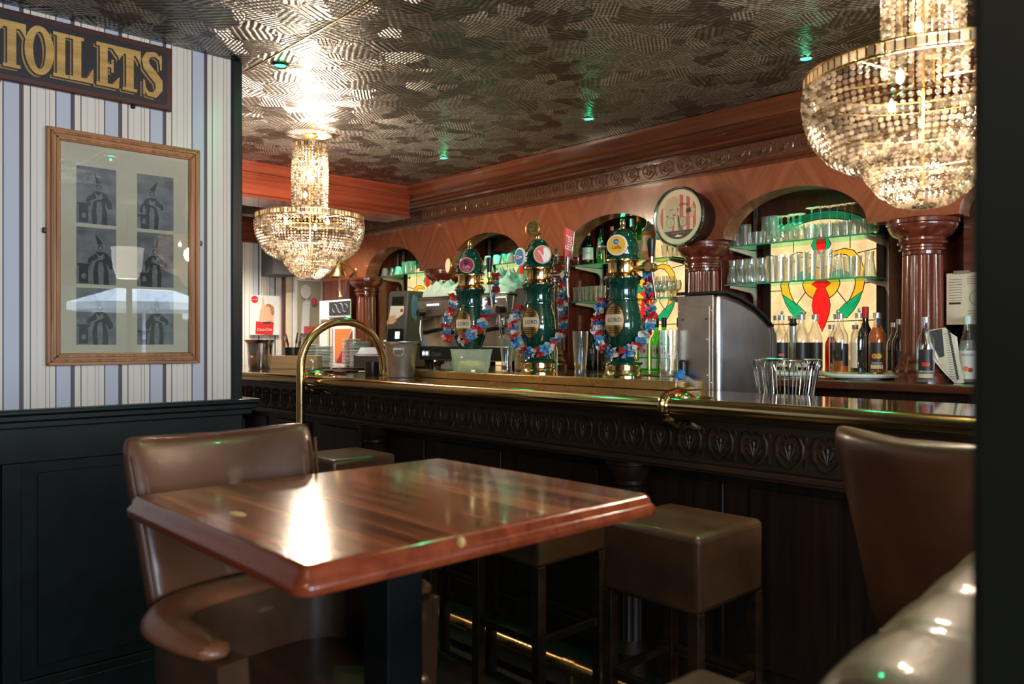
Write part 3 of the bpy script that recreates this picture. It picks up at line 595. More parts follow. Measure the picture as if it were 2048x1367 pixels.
# ================================================================ chandeliers
def chandelier(loc, label):
    r = empty('crystal_chandelier', loc, label, 'chandelier')
    rnd = random.Random(4)
    MB().lathe([(.045, 0), (.045, -.006), (.03, -.014), (.008, -.018), (.006, -.05), (0.001, -.05)][::-1], 20).build('ceiling_rose', M['gold'], r)
    def ring(R, z0, h, n):
        m = MB().lathe([(R, z0), (R+.004, z0), (R+.004, z0-.005), (R, z0-.005), (R, z0)], 48, cap=False).lathe([(R, z0-h), (R+.004, z0-h), (R+.004, z0-h-.004), (R, z0-h-.004), (R, z0-h)], 48, cap=False)
        g = MB()
        for i in range(n):
            a = 2*PI*i/n; T = Matrix.Rotation(a, 4, 'Z')
            m.box(R-.001, R+.003, -.002, .002, z0-h, z0, T)
            T2 = Matrix.Rotation(a+PI/n, 4, 'Z'); g.box(R-.003, R+.003, -h*.36, h*.36, z0-h*.86, z0-h*.2, T2)
        o = m.build('gilt_ring', M['gold'], r, sm=30); g.build('square_crystal', M['beads'], o, sm=0)
    ring(.094, -.05, .028, 30); ring(.297, -.452, .032, 84)
    def curtain(name, prof, ns, pitch, br, jit=.0006):
        m = MB()
        for s in range(ns):
            a = 2*PI*s/ns; L_ = 0; i = 0
            d = pitch*.5; P = [Vector((q[0], 0, q[1])) for q in prof]; T = 0; seg = 0
            seglen = [(P[j+1]-P[j]).length for j in range(len(P)-1)]; tot = sum(seglen)
            while d < tot:
                acc = 0
                for j, sl in enumerate(seglen):
                    if acc+sl >= d: break
                    acc += sl
                q = P[j].lerp(P[j+1], (d-acc)/sl)
                R = q.x+rnd.uniform(-jit, jit); aa = a+rnd.uniform(-jit, jit)*2
                k = br*rnd.uniform(.92, 1.06)
                m.ico((R*math.cos(aa), R*math.sin(aa), q.z), k)
                d += pitch
        return tag(m.build(name, M['beads'], r, sm=0), kind='stuff')
    curtain('bead_column', [(.092, -.082), (.097, -.2), (.097, -.455)], 34, .0155, .0078)
    curtain('bead_bowl', [(.297, -.487), (.299, -.53), (.290, -.58), (.268, -.63), (.232, -.672), (.185, -.698), (.145, -.702)], 96, .0158, .0077)
    curtain('bead_skirt', [(.140, -.700), (.142, -.722), (.128, -.745), (.118, -.748)], 60, .0115, .0060)
    curtain('bead_tier', [(.118, -.742), (.118, -.758), (.10, -.778), (.088, -.780)], 50, .0112, .0058)
    curtain('bead_tip', [(.088, -.775), (.086, -.786), (.066, -.802), (.04, -.808), (.012, -.81)], 34, .011, .0058)
    w = MB()
    for i in range(6):
        a = PI*i/3+.3; w.tube([(.05*math.cos(a), .05*math.sin(a), -.08), (.05*math.cos(a), .05*math.sin(a), -.47)], .0022, 5)
        w.tube([(.05*math.cos(a), .05*math.sin(a), -.47), (.297*math.cos(a), .297*math.sin(a), -.47)], .003, 5)
    for R, z in ((.285, -.575), (.235, -.66), (.14, -.70), (.118, -.742), (.088, -.776)): w.tube([(R*.985*math.cos(2*PI*i/36), R*.985*math.sin(2*PI*i/36), z) for i in range(36)], .0022, 5, closed=True)
    w.tube([(0, 0, -.04), (0, 0, -.76)], .005, 8)
    w.build('wire_frame', M['gold'], r)
    for (x, y, z) in ((.03, 0, -.17), (-.03, .01, -.25), (0, -.03, -.36), (.14, .03, -.52), (-.12, .10, -.52), (0, -.15, -.52)):
        b = MB().lathe([(.0001, 0), (.007, .006), (.010, .016), (.007, .03), (.0001, .042)], 12, (x, y, z), cap=False).build('bulb', M['bulb'], r)
    lamp('column_light', 'POINT', (0, .02, -.21), CHP*1.0, WARM, r, shadow_soft_size=.03)
    lamp('bowl_light', 'POINT', (.06, -.05, -.56), CHP*1.0, WARM, r, shadow_soft_size=.05)
    lamp('lower_light', 'POINT', (-.05, .02, -.65), CHP*.5, WARM, r, shadow_soft_size=.03)
    return r
CHP = 24
ch = chandelier(CH_L, 'crystal bead chandelier hanging whole by the red ceiling beam above the bar')
c2 = copy_tree(ch); c2.location = CH_R
tag(c2, 'larger-looking crystal bead chandelier partly hidden by the dark post')
# unseen copy of the fitting, added for warm light on chair and table
c3 = copy_tree(ch); c3.location = (.15, -.55, 2.48); tag(c3, 'unseen crystal bead chandelier added behind the camera for warm light')
# pendant seen only as a reflection in the picture glass
pl = empty('pendant_lamp', (1.0, 2.33, 1.87), 'white bell-shaped pendant lamp mirrored in the picture glass', 'lamp')
MB().lathe([(.085, 0), (.118, .10), (.126, .20), (.126, .25), (.132, .252), (.132, .27), (.12, .27)], 32, cap=False).build('lamp_shade', M['shade'], pl)
MB().tube([(0, 0, .27), (0, 0, .615)], .004, 6).build('cord', M['black'], pl)
MB().ball((0, 0, .16), .032).build('bulb', M['bulb'], pl)
# ================================================================ sign
sg = empty('toilets_sign', (-3.21, .0, 2.22), 'dark wooden sign with gilt lettering TOILETS over the picture frame', 'sign')
sM = Mface((0, 0, 0), 1, 0)       # local x runs along world +y, local -y faces the room
X0 = .27; X1 = 1.169

m = MB(sM).box(X0, X1, -.022, 0, -.004, .242); m.build('sign_board', M['signred'], sg, bevel=.004)
m = MB(sM).prism(rrect(X0+.018, X1-.018, .016, .222, .012), -.0235, -.0225); m.build('sign_field', M['signblack'], sg)
for q in (.59, 1.03): MB(sM).ball((q, -.006, -.008), .009).build('mounting_lug', M['black'], sg)
def letters(dx, dz, y0, y1, gr):
    m = MB(sM); Hh = .158; zb = .042+dz; k_ = [0]; op = m.prism
    def pr(q, a, b, plane='xz'):
        k_[0] += 1; return op(q, a-k_[0]*6e-6, b, plane)
    m.prism = pr
    def st(a, b, z0, z1): m.prism([(a-gr+dx, zb+z0-gr), (b+gr+dx, zb+z0-gr), (b+gr+dx, zb+z1+gr), (a-gr+dx, zb+z1+gr)], y0, y1)
    def T(c, w):
        st(c-.0135, c+.0135, 0, Hh); st(c-w/2, c+w/2, Hh-.022, Hh); st(c-.026, c+.026, 0, .012)
        for s in (-1, 1): m.prism([(c+s*w/2+dx+gr*s, zb+Hh+gr), (c+s*(w/2)+dx+gr*s, zb+Hh-.052-gr), (c+s*(w/2-.012)+dx-gr*s, zb+Hh-.030), (c+s*(w/2-.02)+dx, zb+Hh-.02)], y0, y1)
    def I(c): st(c-.0135, c+.0135, 0, Hh); st(c-.025, c+.025, 0, .012); st(c-.025, c+.025, Hh-.012, Hh)
    def Lc(c):
        st(c-.0135, c+.0135, 0, Hh); st(c-.025, c+.022, Hh-.012, Hh); st(c-.025, c+.052, 0, .014)
        m.prism([(c+.054+dx+gr, zb-gr), (c+.054+dx+gr, zb+.055+gr), (c+.046+dx-gr, zb+.04), (c+.030+dx-gr, zb+.012)], y0, y1)
    def E(c):
        st(c-.0135, c+.0135, 0, Hh); st(c-.025, c+.050, Hh-.013, Hh); st(c-.025, c+.050, 0, .013); st(c, c+.030, Hh/2-.006, Hh/2+.006); st(c+.026, c+.034, Hh/2-.024, Hh/2+.024)
        m.prism([(c+.052+dx+gr, zb-gr), (c+.055+dx+gr, zb+.045+gr), (c+.046+dx-gr, zb+.035), (c+.030+dx-gr, zb+.012)], y0, y1)
        m.prism([(c+.052+dx+gr, zb+Hh+gr), (c+.052+dx+gr, zb+Hh-.042-gr), (c+.044+dx-gr, zb+Hh-.032), (c+.030+dx-gr, zb+Hh-.012)], y0, y1)
    def O(c):
        n = 28
        for i in range(n):
            q = []
            for a, R, V in ((i, .046+gr, .086+gr), (i+1, .046+gr, .086+gr), (i+1, .0195-gr, .066-gr), (i, .0195-gr, .066-gr)):
                t = 2*PI*a/n; q.append((c+dx+R*math.cos(t), zb+Hh/2+V*math.sin(t)))
            m.prism(q, y0, y1)
    def S_(c):
        p = [(.030, .118), (.028, .145), (.008, .160), (-.018, .152), (-.028, .130), (-.020, .105), (.0, .083), (.022, .058), (.024, .030), (.008, .004), (-.016, .004), (-.030, .024), (-.031, .045)]
        w = [.006, .012, .016, .020, .024, .030, .033, .030, .024, .020, .014, .010, .006]
        m.ribbon([(c+u+dx, zb+v) for u, v in p], [v+gr*2 for v in w], y0, y1)
        st(c+.027, c+.033, .104, .160); st(c-.035, c-.029, 0, .056)
    T(.628, .085); O(.712); I(.780); Lc(.832); E(.921); T(1.012, .078); S_(1.095)
    return m
letters(-.0095, -.009, -.0245, -.0235, 0).build('letter_shadow', M['giltdark'], sg, sm=0)
letters(-.0030, -.0030, -.0252, -.0245, .0022).build('letter_outline', M['signblack'], sg, sm=0)
letters(0, 0, -.0265, -.0252, 0).build('gilt_lettering', M['goldletter'], sg, sm=0)
# ================================================================ framed photographs
pf = empty('framed_picture', (-3.21, 1.009, 1.235), 'oak-framed picture of six old grey photographs on the striped wall', 'picture')
fw, fh = .545, .85
def mitre(a, b, w, y0, h0, h1):
    """frame rail: outline a->b with inner offset w"""
    return a
for nme, pts, mt in (('frame_side', [(-fw/2, 0), (-fw/2+.045, .045), (-fw/2+.045, fh-.045), (-fw/2, fh)], 'oak'), ('frame_side', [(fw/2, 0), (fw/2, fh), (fw/2-.045, fh-.045), (fw/2-.045, .045)], 'oak'),
                     ('frame_rail', [(-fw/2, 0), (fw/2, 0), (fw/2-.045, .045), (-fw/2+.045, .045)], 'oakY'), ('frame_rail', [(-fw/2, fh), (-fw/2+.045, fh-.045), (fw/2-.045, fh-.045), (fw/2, fh)], 'oakY')):
    MB(sM).prism(pts, -.018, -.001).build(nme, M[mt], pf, bevel=.003)
for off, dep, mt in ((.012, -.024, 'oak'), (.030, -.021, 'oak')):
    m = MB(sM); a = off
    m.box(-fw/2+a, fw/2-a, dep, -.017, a, a+.009); m.box(-fw/2+a, fw/2-a, dep, -.017, fh-a-.009, fh-a)
    m.box(-fw/2+a, -fw/2+a+.009, dep, -.017, a, fh-a); m.box(fw/2-a-.009, fw/2-a, dep, -.017, a, fh-a)
    m.build('frame_bead', M[mt], pf, bevel=.003)
MB(sM).box(-fw/2+.044, fw/2-.044, -.008, -.005, .044, fh-.044).build('mount', M['mount'], pf)
MB(sM).box(-fw/2+.044, fw/2-.044, -.0150, -.0140, .044, fh-.044).build('picture_pane', M['pane'], pf)
for s in (-1, 1): MB(sM).box(s*fw/2-.012, s*fw/2+.012, -.012, -.002, .47, .49).build('hanging_lug', M['black'], pf, bevel=.004)
W_, H_ = .135, .208
for row in range(3):
    for col in range(2):
        x0 = -.175+col*.207; z0 = .075+row*.2215; v = row*2+col
        if col == 1: x0 += .003
        MB(sM).box(x0, x0+W_, -.0092, -.008, z0, z0+H_).build('photograph', M['print'], pf)

        o = C.objects[-1]
        q = lambda p: [(x0+u*W_, z0+w*H_) for u, w in p]
        sx = 1 if col == 0 else -1; ox = 0 if col == 0 else 1
        f = lambda p: q([(ox+sx*u, w) for u, w in p])
        b = MB(sM); cx = (.58, .46, .60, .52, .56, .60)[v]; ln = (-.16, .0, -.15, -.10, -.13, -.17)[v]; e_ = [0]
        def pz(bb, pts, base, top):
            e_[0] += 1; bb.prism(f(pts), base-e_[0]*1e-5, top)
        pz(b, [(cx-.17, 0), (cx-.19, .22), (cx-.13, .40), (cx-.15, .50), (cx-.09, .58), (cx+.09, .58), (cx+.17, .50), (cx+.15, .36), (cx+.20, .20), (cx+.22, 0)], -.0096, -.0092)
        pz(b, [(cx+.09, .58), (cx+.19, .54), (cx+.33, .38), (cx+.34, .30), (cx+.24, .27), (cx+.14, .40)], -.0096, -.0092)
        pz(b, [(cx-.09, .58), (cx-.17, .52), (cx-.30, .46), (cx-.33, .38), (cx-.22, .36), (cx-.12, .44)], -.0096, -.0092)
        pz(b, [(cx-.075, .70), (cx+.065, .725), (cx+.01+ln, .90)], -.0099, -.0092)
        pz(b, circ(.068, 14, cx-.004, .655, rz=.052), -.0096, -.0092)
        if v % 2 == 0: pz(b, [(.02, .36), (.34, .36), (.34, .32), (.29, .31), (.29, .02), (.06, .02), (.06, .31), (.02, .32)], -.0094, -.0092)
        else: pz(b, [(.66, .26), (.98, .26), (.98, .22), (.92, .21), (.90, 0), (.74, 0), (.72, .21), (.66, .22)], -.0094, -.0092)
        b.build('figure_dark', M['ink'], o, sm=0)
        b = MB(sM); px_ = .18 if v % 2 == 0 else .82
        pz(b, circ(.045, 14, cx-.004, .650, rz=.038), -.0103, -.0099)
        pz(b, [(cx-.05, .0), (cx-.07, .28), (cx-.035, .40), (cx+.05, .40), (cx+.08, .26), (cx+.07, 0)], -.0101, -.0097)
        pz(b, [(cx-.11, .56), (cx-.02, .50), (cx+.09, .56), (cx+.05, .44), (cx-.06, .44)], -.0101, -.0097)
        pz(b, [(cx-.24, .40), (cx+.10, .50), (cx+.10, .475), (cx-.23, .375)], -.0102, -.0097)
        pz(b, circ(.06, 12, px_, .14, rz=.05), -.0101, -.0097)
        pz(b, [(px_-.05, .28+.1*(v % 2 == 0)), (px_+.05, .28+.1*(v % 2 == 0)), (px_+.02, .42+.05*(v % 2 == 0)), (px_-.02, .42+.05*(v % 2 == 0))], -.0101, -.0092)
        pz(b, [(.12, .955), (.78, .955), (.78, .945), (.12, .945)], -.0101, -.0092); pz(b, [(.22, .93), (.68, .93), (.68, .922), (.22, .922)], -.0101, -.0092)
        b.build('figure_pale', M['inkm'], o, sm=0)
# ================================================================ table
tb = empty('pub_table', (-1.178, .815, 0), 'tall glossy striped-wood table with a chipped edge nearest the camera', 'table')
hx, hy = .318, .352
out = rrect(-hx, hx, -hy, hy, .025, 6)
def offs(p, d): return rrect(-hx+d, hx-d, -hy+d, hy-d, max(.004, .025-d), 6)
rows = [[(u, v, z) for u, v in offs(0, d)] for d, z in ((.008, 1.014), (.002, 1.016), (0, 1.022), (.001, 1.030), (.006, 1.034), (.008, 1.036), (.010, 1.044), (.016, 1.049), (.020, 1.050))]
m = MB().grid(rows, cu=True); m.f.append(tuple(range(len(out)))[::-1]); m.build('table_edge', M['table_edge'], tb, sm=50)
MB().prism(offs(0, .019), 1.046, 1.0504, 'xy').build('table_top', M['table'], tb, sm=0)
MB().ball((-.036, -.269, 1.0503), .03, (.8, .34, .03), 14).build('worn_patch', M['chip'], tb)
MB().ball((.308, -.10, 1.040), .0085, (1, .8, 1), 10).build('edge_chip', M['chip'], tb)
MB().box(-.0375, .0375, -.0375, .0375, .03, 1.0).build('pedestal', M['post'], tb, bevel=.003)
MB().box(-.14, .14, -.14, .14, 1.0, 1.014).build('top_plate', M['post'], tb)
MB().box(-.25, .25, -.04, .04, 0, .03).box(-.04, .04, -.25, .25, 0, .03).build('foot', M['post'], tb, bevel=.006)
# ================================================================ upholstered bar chairs
def bar_chair(loc, rz, label):
    r = empty('bar_chair', loc, label, 'chair', None, rz)
    # curved padded back, leaning outwards to the top
    def back(side, z):
        t = (z-.70)/.45; x = -.205-.075*t-.02*max(0, t)**2
        return x
    rows = []
    zs = [.70, .74, .82, .92, 1.02, 1.09, 1.125, 1.14, 1.142]
    for j, z in enumerate(zs):
        t = (z-.70)/.44; hw = .172+.036*t; th = .034 if j < 6 else (.034, .028, .018, .006)[j-5]
        if j == 0: th = .03
        hwz = hw-(0 if j < 6 else (0, .004, .014, .026)[j-5])
        x = back(0, z); ring = []
        n = 14
        for i in range(n+1):
            u = -1+2*i/n; cv = .035*u*u; ring.append((x+cv+th*(1-.45*abs(u)**8), u*hwz, z-.012*(1-u*u)*max(0, t)))
        for i in range(n+1):
            u = 1-2*i/n; cv = .035*u*u; ring.append((x+cv-th*(1-.45*abs(u)**8), u*hwz, z-.012*(1-u*u)*max(0, t)))
        rows.append(ring)
    m = MB().grid(rows, cu=True, cap=True); b = m.build('backrest', M['leather'], r, sm=70, sub=1)
    for s in (-1, 1):
        MB().tube([(back(0, z)+.035+.026, s*(.172+.036*(z-.70)/.44-.008), z) for z in (.74, .85, .95, 1.05, 1.11)], .0035, 6).build('piping', M['leather'], b)
    # horseshoe arm pad and the shell beneath it
    U = [(.14, -.205)]+[(-.02, -.215)]+[(-.02+.145*math.cos(a), -.07+.145*math.sin(a)) for a in [math.radians(-90-15*i) for i in range(1, 7)]]
    U += [(x, -y) for x, y in U[::-1]]
    U = [(x+.0, y) for x, y in U]
    def strip(pts, prof):
        rows = []
        for i, (x, y) in enumerate(pts):
            a = pts[max(0, i-1)]; b = pts[min(len(pts)-1, i+1)]; l = math.hypot(b[0]-a[0], b[1]-a[1]); nx, ny = (b[1]-a[1])/l, -(b[0]-a[0])/l
            rows.append([(x+nx*u, y+ny*u, z) for u, z in prof(i)])
        return rows
    def pad(i):
        k = 1.0 if 0 < i < len(U)-1 else .82
        return [(-.004+.041*k*math.cos(t), .838+.026*k*math.sin(t)*(1 if math.sin(t) > 0 else .6)) for t in [2*PI*q/14 for q in range(14)]]
    MB().grid(strip(U, pad), cu=True, cap=True).build('arm_pad', M['tan'], r, sm=70, sub=1)
    def sh(i): return [(.030, .830), (.033, .79), (.031, .70), (.026, .56), (.020, .50), (-.012, .50), (-.016, .70), (-.022, .830)]
    MB().grid(strip(U, sh), cu=True, cap=True).build('side_shell', M['leather2'], r, sm=50)
    MB().box(-.19, .19, -.182, .182, .50, .715).build('seat_cushion', M['leather2'], r, bevel=.03, seg=4)
    for x in (-.17, .18):
        for y in (-.18, .18):
            MB().add([(x-.02, y-.02, .52), (x+.02, y-.02, .52), (x+.02, y+.02, .52), (x-.02, y+.02, .52), (x*1.05-.014, y*1.05-.014, 0), (x*1.05+.014, y*1.05-.014, 0), (x*1.05+.014, y*1.05+.014, 0), (x*1.05-.014, y*1.05+.014, 0)],
                     [(0, 1, 2, 3), (7, 6, 5, 4), (0, 4, 5, 1), (1, 5, 6, 2), (2, 6, 7, 3), (3, 7, 4, 0)]).build('leg', M['darkwood'], r)
    MB().box(-.18, .19, -.20, -.175, .22, .245).box(-.18, .19, .175, .20, .22, .245).build('stretcher', M['darkwood'], r)
    return r
bar_chair((-1.345, .715, 0), math.radians(5), 'brown leather armchair-style bar chair between the striped wall and the table')
bar_chair((-.50, 1.865, 0), math.radians(90-24), 'brown leather bar chair seen from behind, drawn up to the brass rail by the post')
# ================================================================ bar stools
def stool(x, y, label):
    r = empty('bar_stool', (x, y, 0), label, 'stool', 'square leather stools along the bar')
    MB().box(-.17, .17, -.17, .17, .585, .80).build('seat_cushion', M['leather2'], r, bevel=.02, seg=4)
    k = .0145
    for a in (-1, 1):
        for b in (-1, 1):
            cx, cy = a*.150, b*.150
            MB().box(cx-.017, cx+.017, cy-.017, cy+.017, 0, .59).build('leg', M['darkcarve'], r, bevel=.002)
    for a in (-1, 1):
        MB().box(a*.150-.009, a*.150+.009, -.135, .135, .33, .355).build('foot_bar', M['darkcarve'], r, bevel=.002)
        MB().box(-.135, .135, a*.150-.009, a*.150+.009, .33, .355).build('foot_bar', M['darkcarve'], r, bevel=.002)
    return r
s0 = stool(-1.39, 1.99, 'square brown leather bar stool standing clear between the table and the bar chair')
for x, y, lb in ((-2.0, 2.0, 'square leather bar stool half hidden behind the far table corner'), (-2.56, 1.99, 'dark leather bar stool whose legs show below the table edge, third from the post'), (-3.28, 2.0, 'dark leather bar stool by the brass hoop with its seat showing above the table'), (-.575, .94, 'brown leather stool with only a seat corner showing at the bottom frame edge')):
    c = copy_tree(s0); c.location = (x, y, 0); tag(c, lb)
# ================================================================ channelled banquette
bn = empty('banquette', (-.280, .66, 0), 'olive-brown channelled leather banquette back beside the dark post', 'banquette', None, math.radians(5.3))
pitch = .157; n = 4.5
m = MB(); rows = []
for j in range(int(n*10)+1):
    y = .05+j*pitch/10; t = (j % 10)/10; bul = .93+.07*(math.sin(PI*t))**.4 if 0 < t < 1 else .88
    ring = [(.060*bul, y, .50)]
    for q in range(21):
        a = math.radians(-50+280*q/20); c, s_ = math.cos(a), math.sin(a)
        ring.append((.074*bul*(abs(c)**.75)*(1 if c > 0 else -1), y, .955+.078*bul*(abs(s_)**.75)*(1 if s_ > 0 else -1)))
    ring.append((-.060*bul, y, .50)); rows.append(ring)
m.grid(rows, cu=True, cap=True); m.build('channelled_back', M['bench'], bn, sm=60)
MB().box(.06, .105, .05, .74, .30, .50).box(.05, .48, .05, .74, .38, .50).build('seat_cushion', M['bench'], bn, bevel=.03, seg=4)
MB().box(-.04, .46, .05, .74, 0, .38).build('plinth', M['darkwood'], bn)
# ================================================================ beer towers
PROF = [(.0, .071), (.084, .071), (.087, .065), (.084, .058), (.060, .085), (.055, .100), (.060, .125), (.074, .165), (.086, .20), (.089, .235), (.086, .27), (.078, .305), (.069, .335), (.066, .352)]
def body_r(z):
    P = [(.0, .06), (.10, .056), (.165, .074), (.235, .089), (.305, .078), (.352, .067), (.40, .066), (.444, .084), (.52, .068), (.60, .07), (.8, .05)]
    for (a, ra), (b, rb) in zip(P, P[1:]):
        if a <= z <= b: return ra+(rb-ra)*(z-a)/(b-a)
    return .06
def dirs(P):
    l = math.hypot(P[0], P[1]); f = (-P[0]/l, -P[1]/l); r = (-f[1], f[0])
    return lambda phi: (f[0]*math.cos(math.radians(phi))+r[0]*math.sin(math.radians(phi)), f[1]*math.cos(math.radians(phi))+r[1]*math.sin(math.radians(phi)))
def badge(parent, P, phi, z, rad, out, disc, rim, draw=None, name='badge', rz=1.0, tilt=0):
    d = dirs(P)(phi); M0 = Mface((d[0]*out, d[1]*out, z), d[0], d[1], tilt)
    b = empty('badge', (0, 0, 0)); b.parent = parent
    m = MB(M0); m.prism(circ(rad, 32, rz=rad*rz), -.006, .006); m.build('badge_rim', M[rim], b, bevel=.002)
    MB(M0).prism(circ(rad*.86, 32, rz=rad*.86*rz), -.0072, -.006).build('badge_disc', M[disc], b)
    MB(M0).tube([(0, .005, 0), (0, .03, 0)], .008, 8).build('badge_stem', M['chrome'], b)
    if draw: draw(M0, b)
    return b
def tower(x, y, label, kind):
    P = (x, y); r = empty('beer_tower', (x, y, 1.1605), label, 'beer tower', 'green ceramic beer towers on the brass platform'); D = dirs(P)
    MB().lathe([(.094, 0), (.094, .008), (.086, .014), (.082, .024), (.084, .030), (.080, .034), (.080, .052), (.084, .057), (0, .058)], 40).build('brass_base', M['brass'], r)
    b = [(.0, .058), (.088, .058), (.090, .064), (.086, .070), (.066, .075), (.058, .09), (.055, .104), (.060, .125), (.074, .165), (.086, .205), (.0885, .235), (.086, .27), (.078, .305), (.070, .332), (.067, .345), (.071, .350), (.071, .356), (.066, .362), (.065, .39), (.068, .415), (.078, .436), (.086, .444), (.086, .449), (.075, .451), (0, .452)]
    MB().lathe(b, 48).build('ceramic_body', M['green'], r)
    lf = MB()
    for i in range(14):      # raised flutes round the neck and leaves round the foot
        a = 2*PI*i/14; c, s = math.cos(a), math.sin(a); a2 = 2*PI*(i+.5)/14
        lf.tube([(c*.067, s*.067, .365), (c*.0665, s*.0665, .395), (c*.071, s*.071, .420), (math.cos((a+a2)/2)*.078, math.sin((a+a2)/2)*.078, .431), (math.cos(a2+.02)*.073, math.sin(a2+.02)*.073, .422)], .0022, 4)
        for t in (-1, 1): lf.tube([(math.cos(a)*.061, math.sin(a)*.061, .128), (math.cos(a+t*.13)*.068, math.sin(a+t*.13)*.068, .145), (math.cos(a+t*.2)*.081, math.sin(a+t*.2)*.081, .178), (math.cos(a+t*.12)*.086, math.sin(a+t*.12)*.086, .192), (math.cos(a)*.087, math.sin(a)*.087, .196)], .0026, 4)
    lf.build('moulded_leaves', M['green'], r)
    MB().lathe([(.084, .449), (.085, .455), (.074, .464), (.067, .472), (.066, .515), (.069, .522), (.080, .525), (.080, .530), (0, .531)], 40).build('brass_band', M['brass'], r)
    dm = [(0, .530), (.082, .531), (.080, .538), (.074, .545), (.077, .552), (.075, .575), (.072, .583), (.074, .588), (.071, .606), (.064, .622), (.052, .634), (.050, .640), (.045, .655), (.034, .668), (.018, .674), (.012, .676), (0, .677)]
    MB().lathe(dm, 40).build('ceramic_dome', M['green'], r)
    beads = MB()
    for i in range(26):
        a = 2*PI*i/26; beads.ball((.050*math.cos(a), .050*math.sin(a), .643), .0042, n=6)
    beads.build('dome_beading', M['green'], r)
    if kind != 1:
        MB().lathe([(.011, .674), (.012, .680), (.008, .684), (.012, .690), (.0135, .70), (.010, .712), (.006, .718), (0, .722)], 16).build('finial', M['brass'], r)
    else:
        MB().lathe([(.012, .674), (.010, .690), (.014, .70), (.008, .71), (0, .715)], 16).build('finial', M['brass'], r)
        d = D(-25); M0 = Mface((d[0]*.012-.02, d[1]*.012-.012, .728), d[0], d[1])
        o = MB(M0).prism(circ(.040, 30), -.008, .008).build('top_medallion', M['brass2'], r, bevel=.002)
        mm = MB(M0); mm.tube([(u, -.009, v) for u, v in circ(.034, 24)], .002, 5, closed=True)
        mm.ribbon([(-.012, .018), (.006, .02), (.012, .006), (.004, -.004), (-.010, .002), (-.004, -.02), (.014, -.022)], .005, -.011, -.008); mm.build('medallion_relief', M['brass'], o)
    # oval lettered plate on the belly
    phi = -26; d = D(phi); M0 = Mface((0, 0, 0), d[0], d[1])
    R = .0895; zc = .258
    def curved(pts_uv, y0, nm, mt, par, sm=35):
        m = MB(M0); m.add([((R+y0)*math.sin(u/R), -(R+y0)*math.cos(u/R)+(0 if True else 0)+.012*((v)/.08)**2*0, zc+v) for u, v in pts_uv], [tuple(range(len(pts_uv)))]); return m.build(nm, mt, par, sm=sm)
    pl = MB(M0); n = 30
    def plate(rx, rz, off):
        rows = []
        for k in (0, .35, .7, 1.0): rows.append([((R+off)*math.sin(k*rx*math.cos(2*PI*i/n)/R), -(R+off)*math.cos(k*rx*math.cos(2*PI*i/n)/R), zc+k*rz*math.sin(2*PI*i/n)) for i in range(n)])
        return rows
    o = MB(M0).grid(plate(.046, .076, .003), cu=True).build('oval_plate', M['brass2'], r)
    MB(M0).tube([((R+.004)*math.sin(.046*math.cos(2*PI*i/n)/R), -(R+.004)*math.cos(.046*math.cos(2*PI*i/n)/R), zc+.076*math.sin(2*PI*i/n)) for i in range(n)], .0022, 5, closed=True).build('plate_rim', M['brass'], o)
    MB(M0).grid([[((R+.0045)*math.sin(u/R), -(R+.0045)*math.cos(u/R), zc+v) for u in [w*(-1+2*i/10) for i in range(11)]] for v, w in ((-.024, .0435), (-.008, .0455), (.008, .0455), (.024, .0435))]).build('plate_band', M['label_cream'], o)
    MB(M0).text('LORD', .026, .004, zc-.001, 0, bend=R+.006).build('lettering', M['green'], o, sm=0)
    lw = MB(M0)
    for v in (-.036, -.046, -.056): lw.tube([((R+.005)*math.sin(u/R), -(R+.005)*math.cos(u/R), zc+v-.1*abs(u)*0) for u in [-.03+.06*i/6 for i in range(7)]], .0012, 4)
    for v in (.036, .046, .056): lw.tube([((R+.005)*math.sin(u/R), -(R+.005)*math.cos(u/R), zc+v) for u in [(-.03+.06*i/6)*(1.3-v*10) for i in range(7)]], .0012, 4)
    lw.build('plate_engraving', M['leadcame'], o)
    # tap
    tp = empty('tap', (0, 0, .488)); tp.parent = r
    if kind == 1:
        MB().tube([(.066, 0, 0), (.190, 0, 0)], .010, 12).tube([(.08, 0, 0), (.088, 0, 0)], .015, 14).build('tap_arm', M['chrome'], tp)
        MB().ball((.197, -.01, -.004), .018, n=16).tube([(.197, -.012, -.004), (.197, -.035, -.004)], .015, 14).build('tap_valve', M['chrome'], tp)
        MB().tube([(.197, 0, .01), (.197, 0, .04), (.197, 0, .085)], [.011, .009, .016], 12).build('handle_stem', M['chrome'], tp)
        hd = D(15)
        MH = Mface((.197, 0, .070), hd[0], hd[1]) @ Matrix.Rotation(math.radians(4), 4, 'Y')
        h = MB(MH).prism([(-.018, 0), (.016, 0), (.018, .05), (.020, .143), (.003, .148), (-.024, .16), (-.021, .07)], -.012, .012).build('tap_handle', M['red'], tp, bevel=.003)
        MB(MH).prism([(.016, 0), (.024, .003), (.028, .139), (.0205, .142)], -.010, .013).build('handle_edge', M['chrome'], h, bevel=.002)
        T3 = MH @ Matrix.Translation((0, -.0135, .075)) @ Matrix.Rotation(math.radians(-90), 4, 'Y')
        MB(T3).text('Bud', .046, 0, 0, 0, shear=.35).build('lettering', M['white'], h, sm=0)
        MB().tube([(.197, 0, -.02), (.201, .0, -.10), (.207, 0, -.115)], .0075, 10).build('tap_spout', M['chrome'], tp)
    else:
        MB().tube([(.066, 0, 0), (.10, 0, 0), (.15, 0, 0)], [.012, .013, .016], 14).build('tap_arm', M['brass2'], tp)
        MB().ball((.160, 0, 0), .022, n=16).tube([(.16, .02, 0), (.16, -.026, 0)], .019, 16).build('tap_valve', M['brass2'], tp)
        MB().tube([(.160, 0, .018), (.160, 0, .05)], [.010, .012], 10).build('handle_stem', M['brass2'], tp)
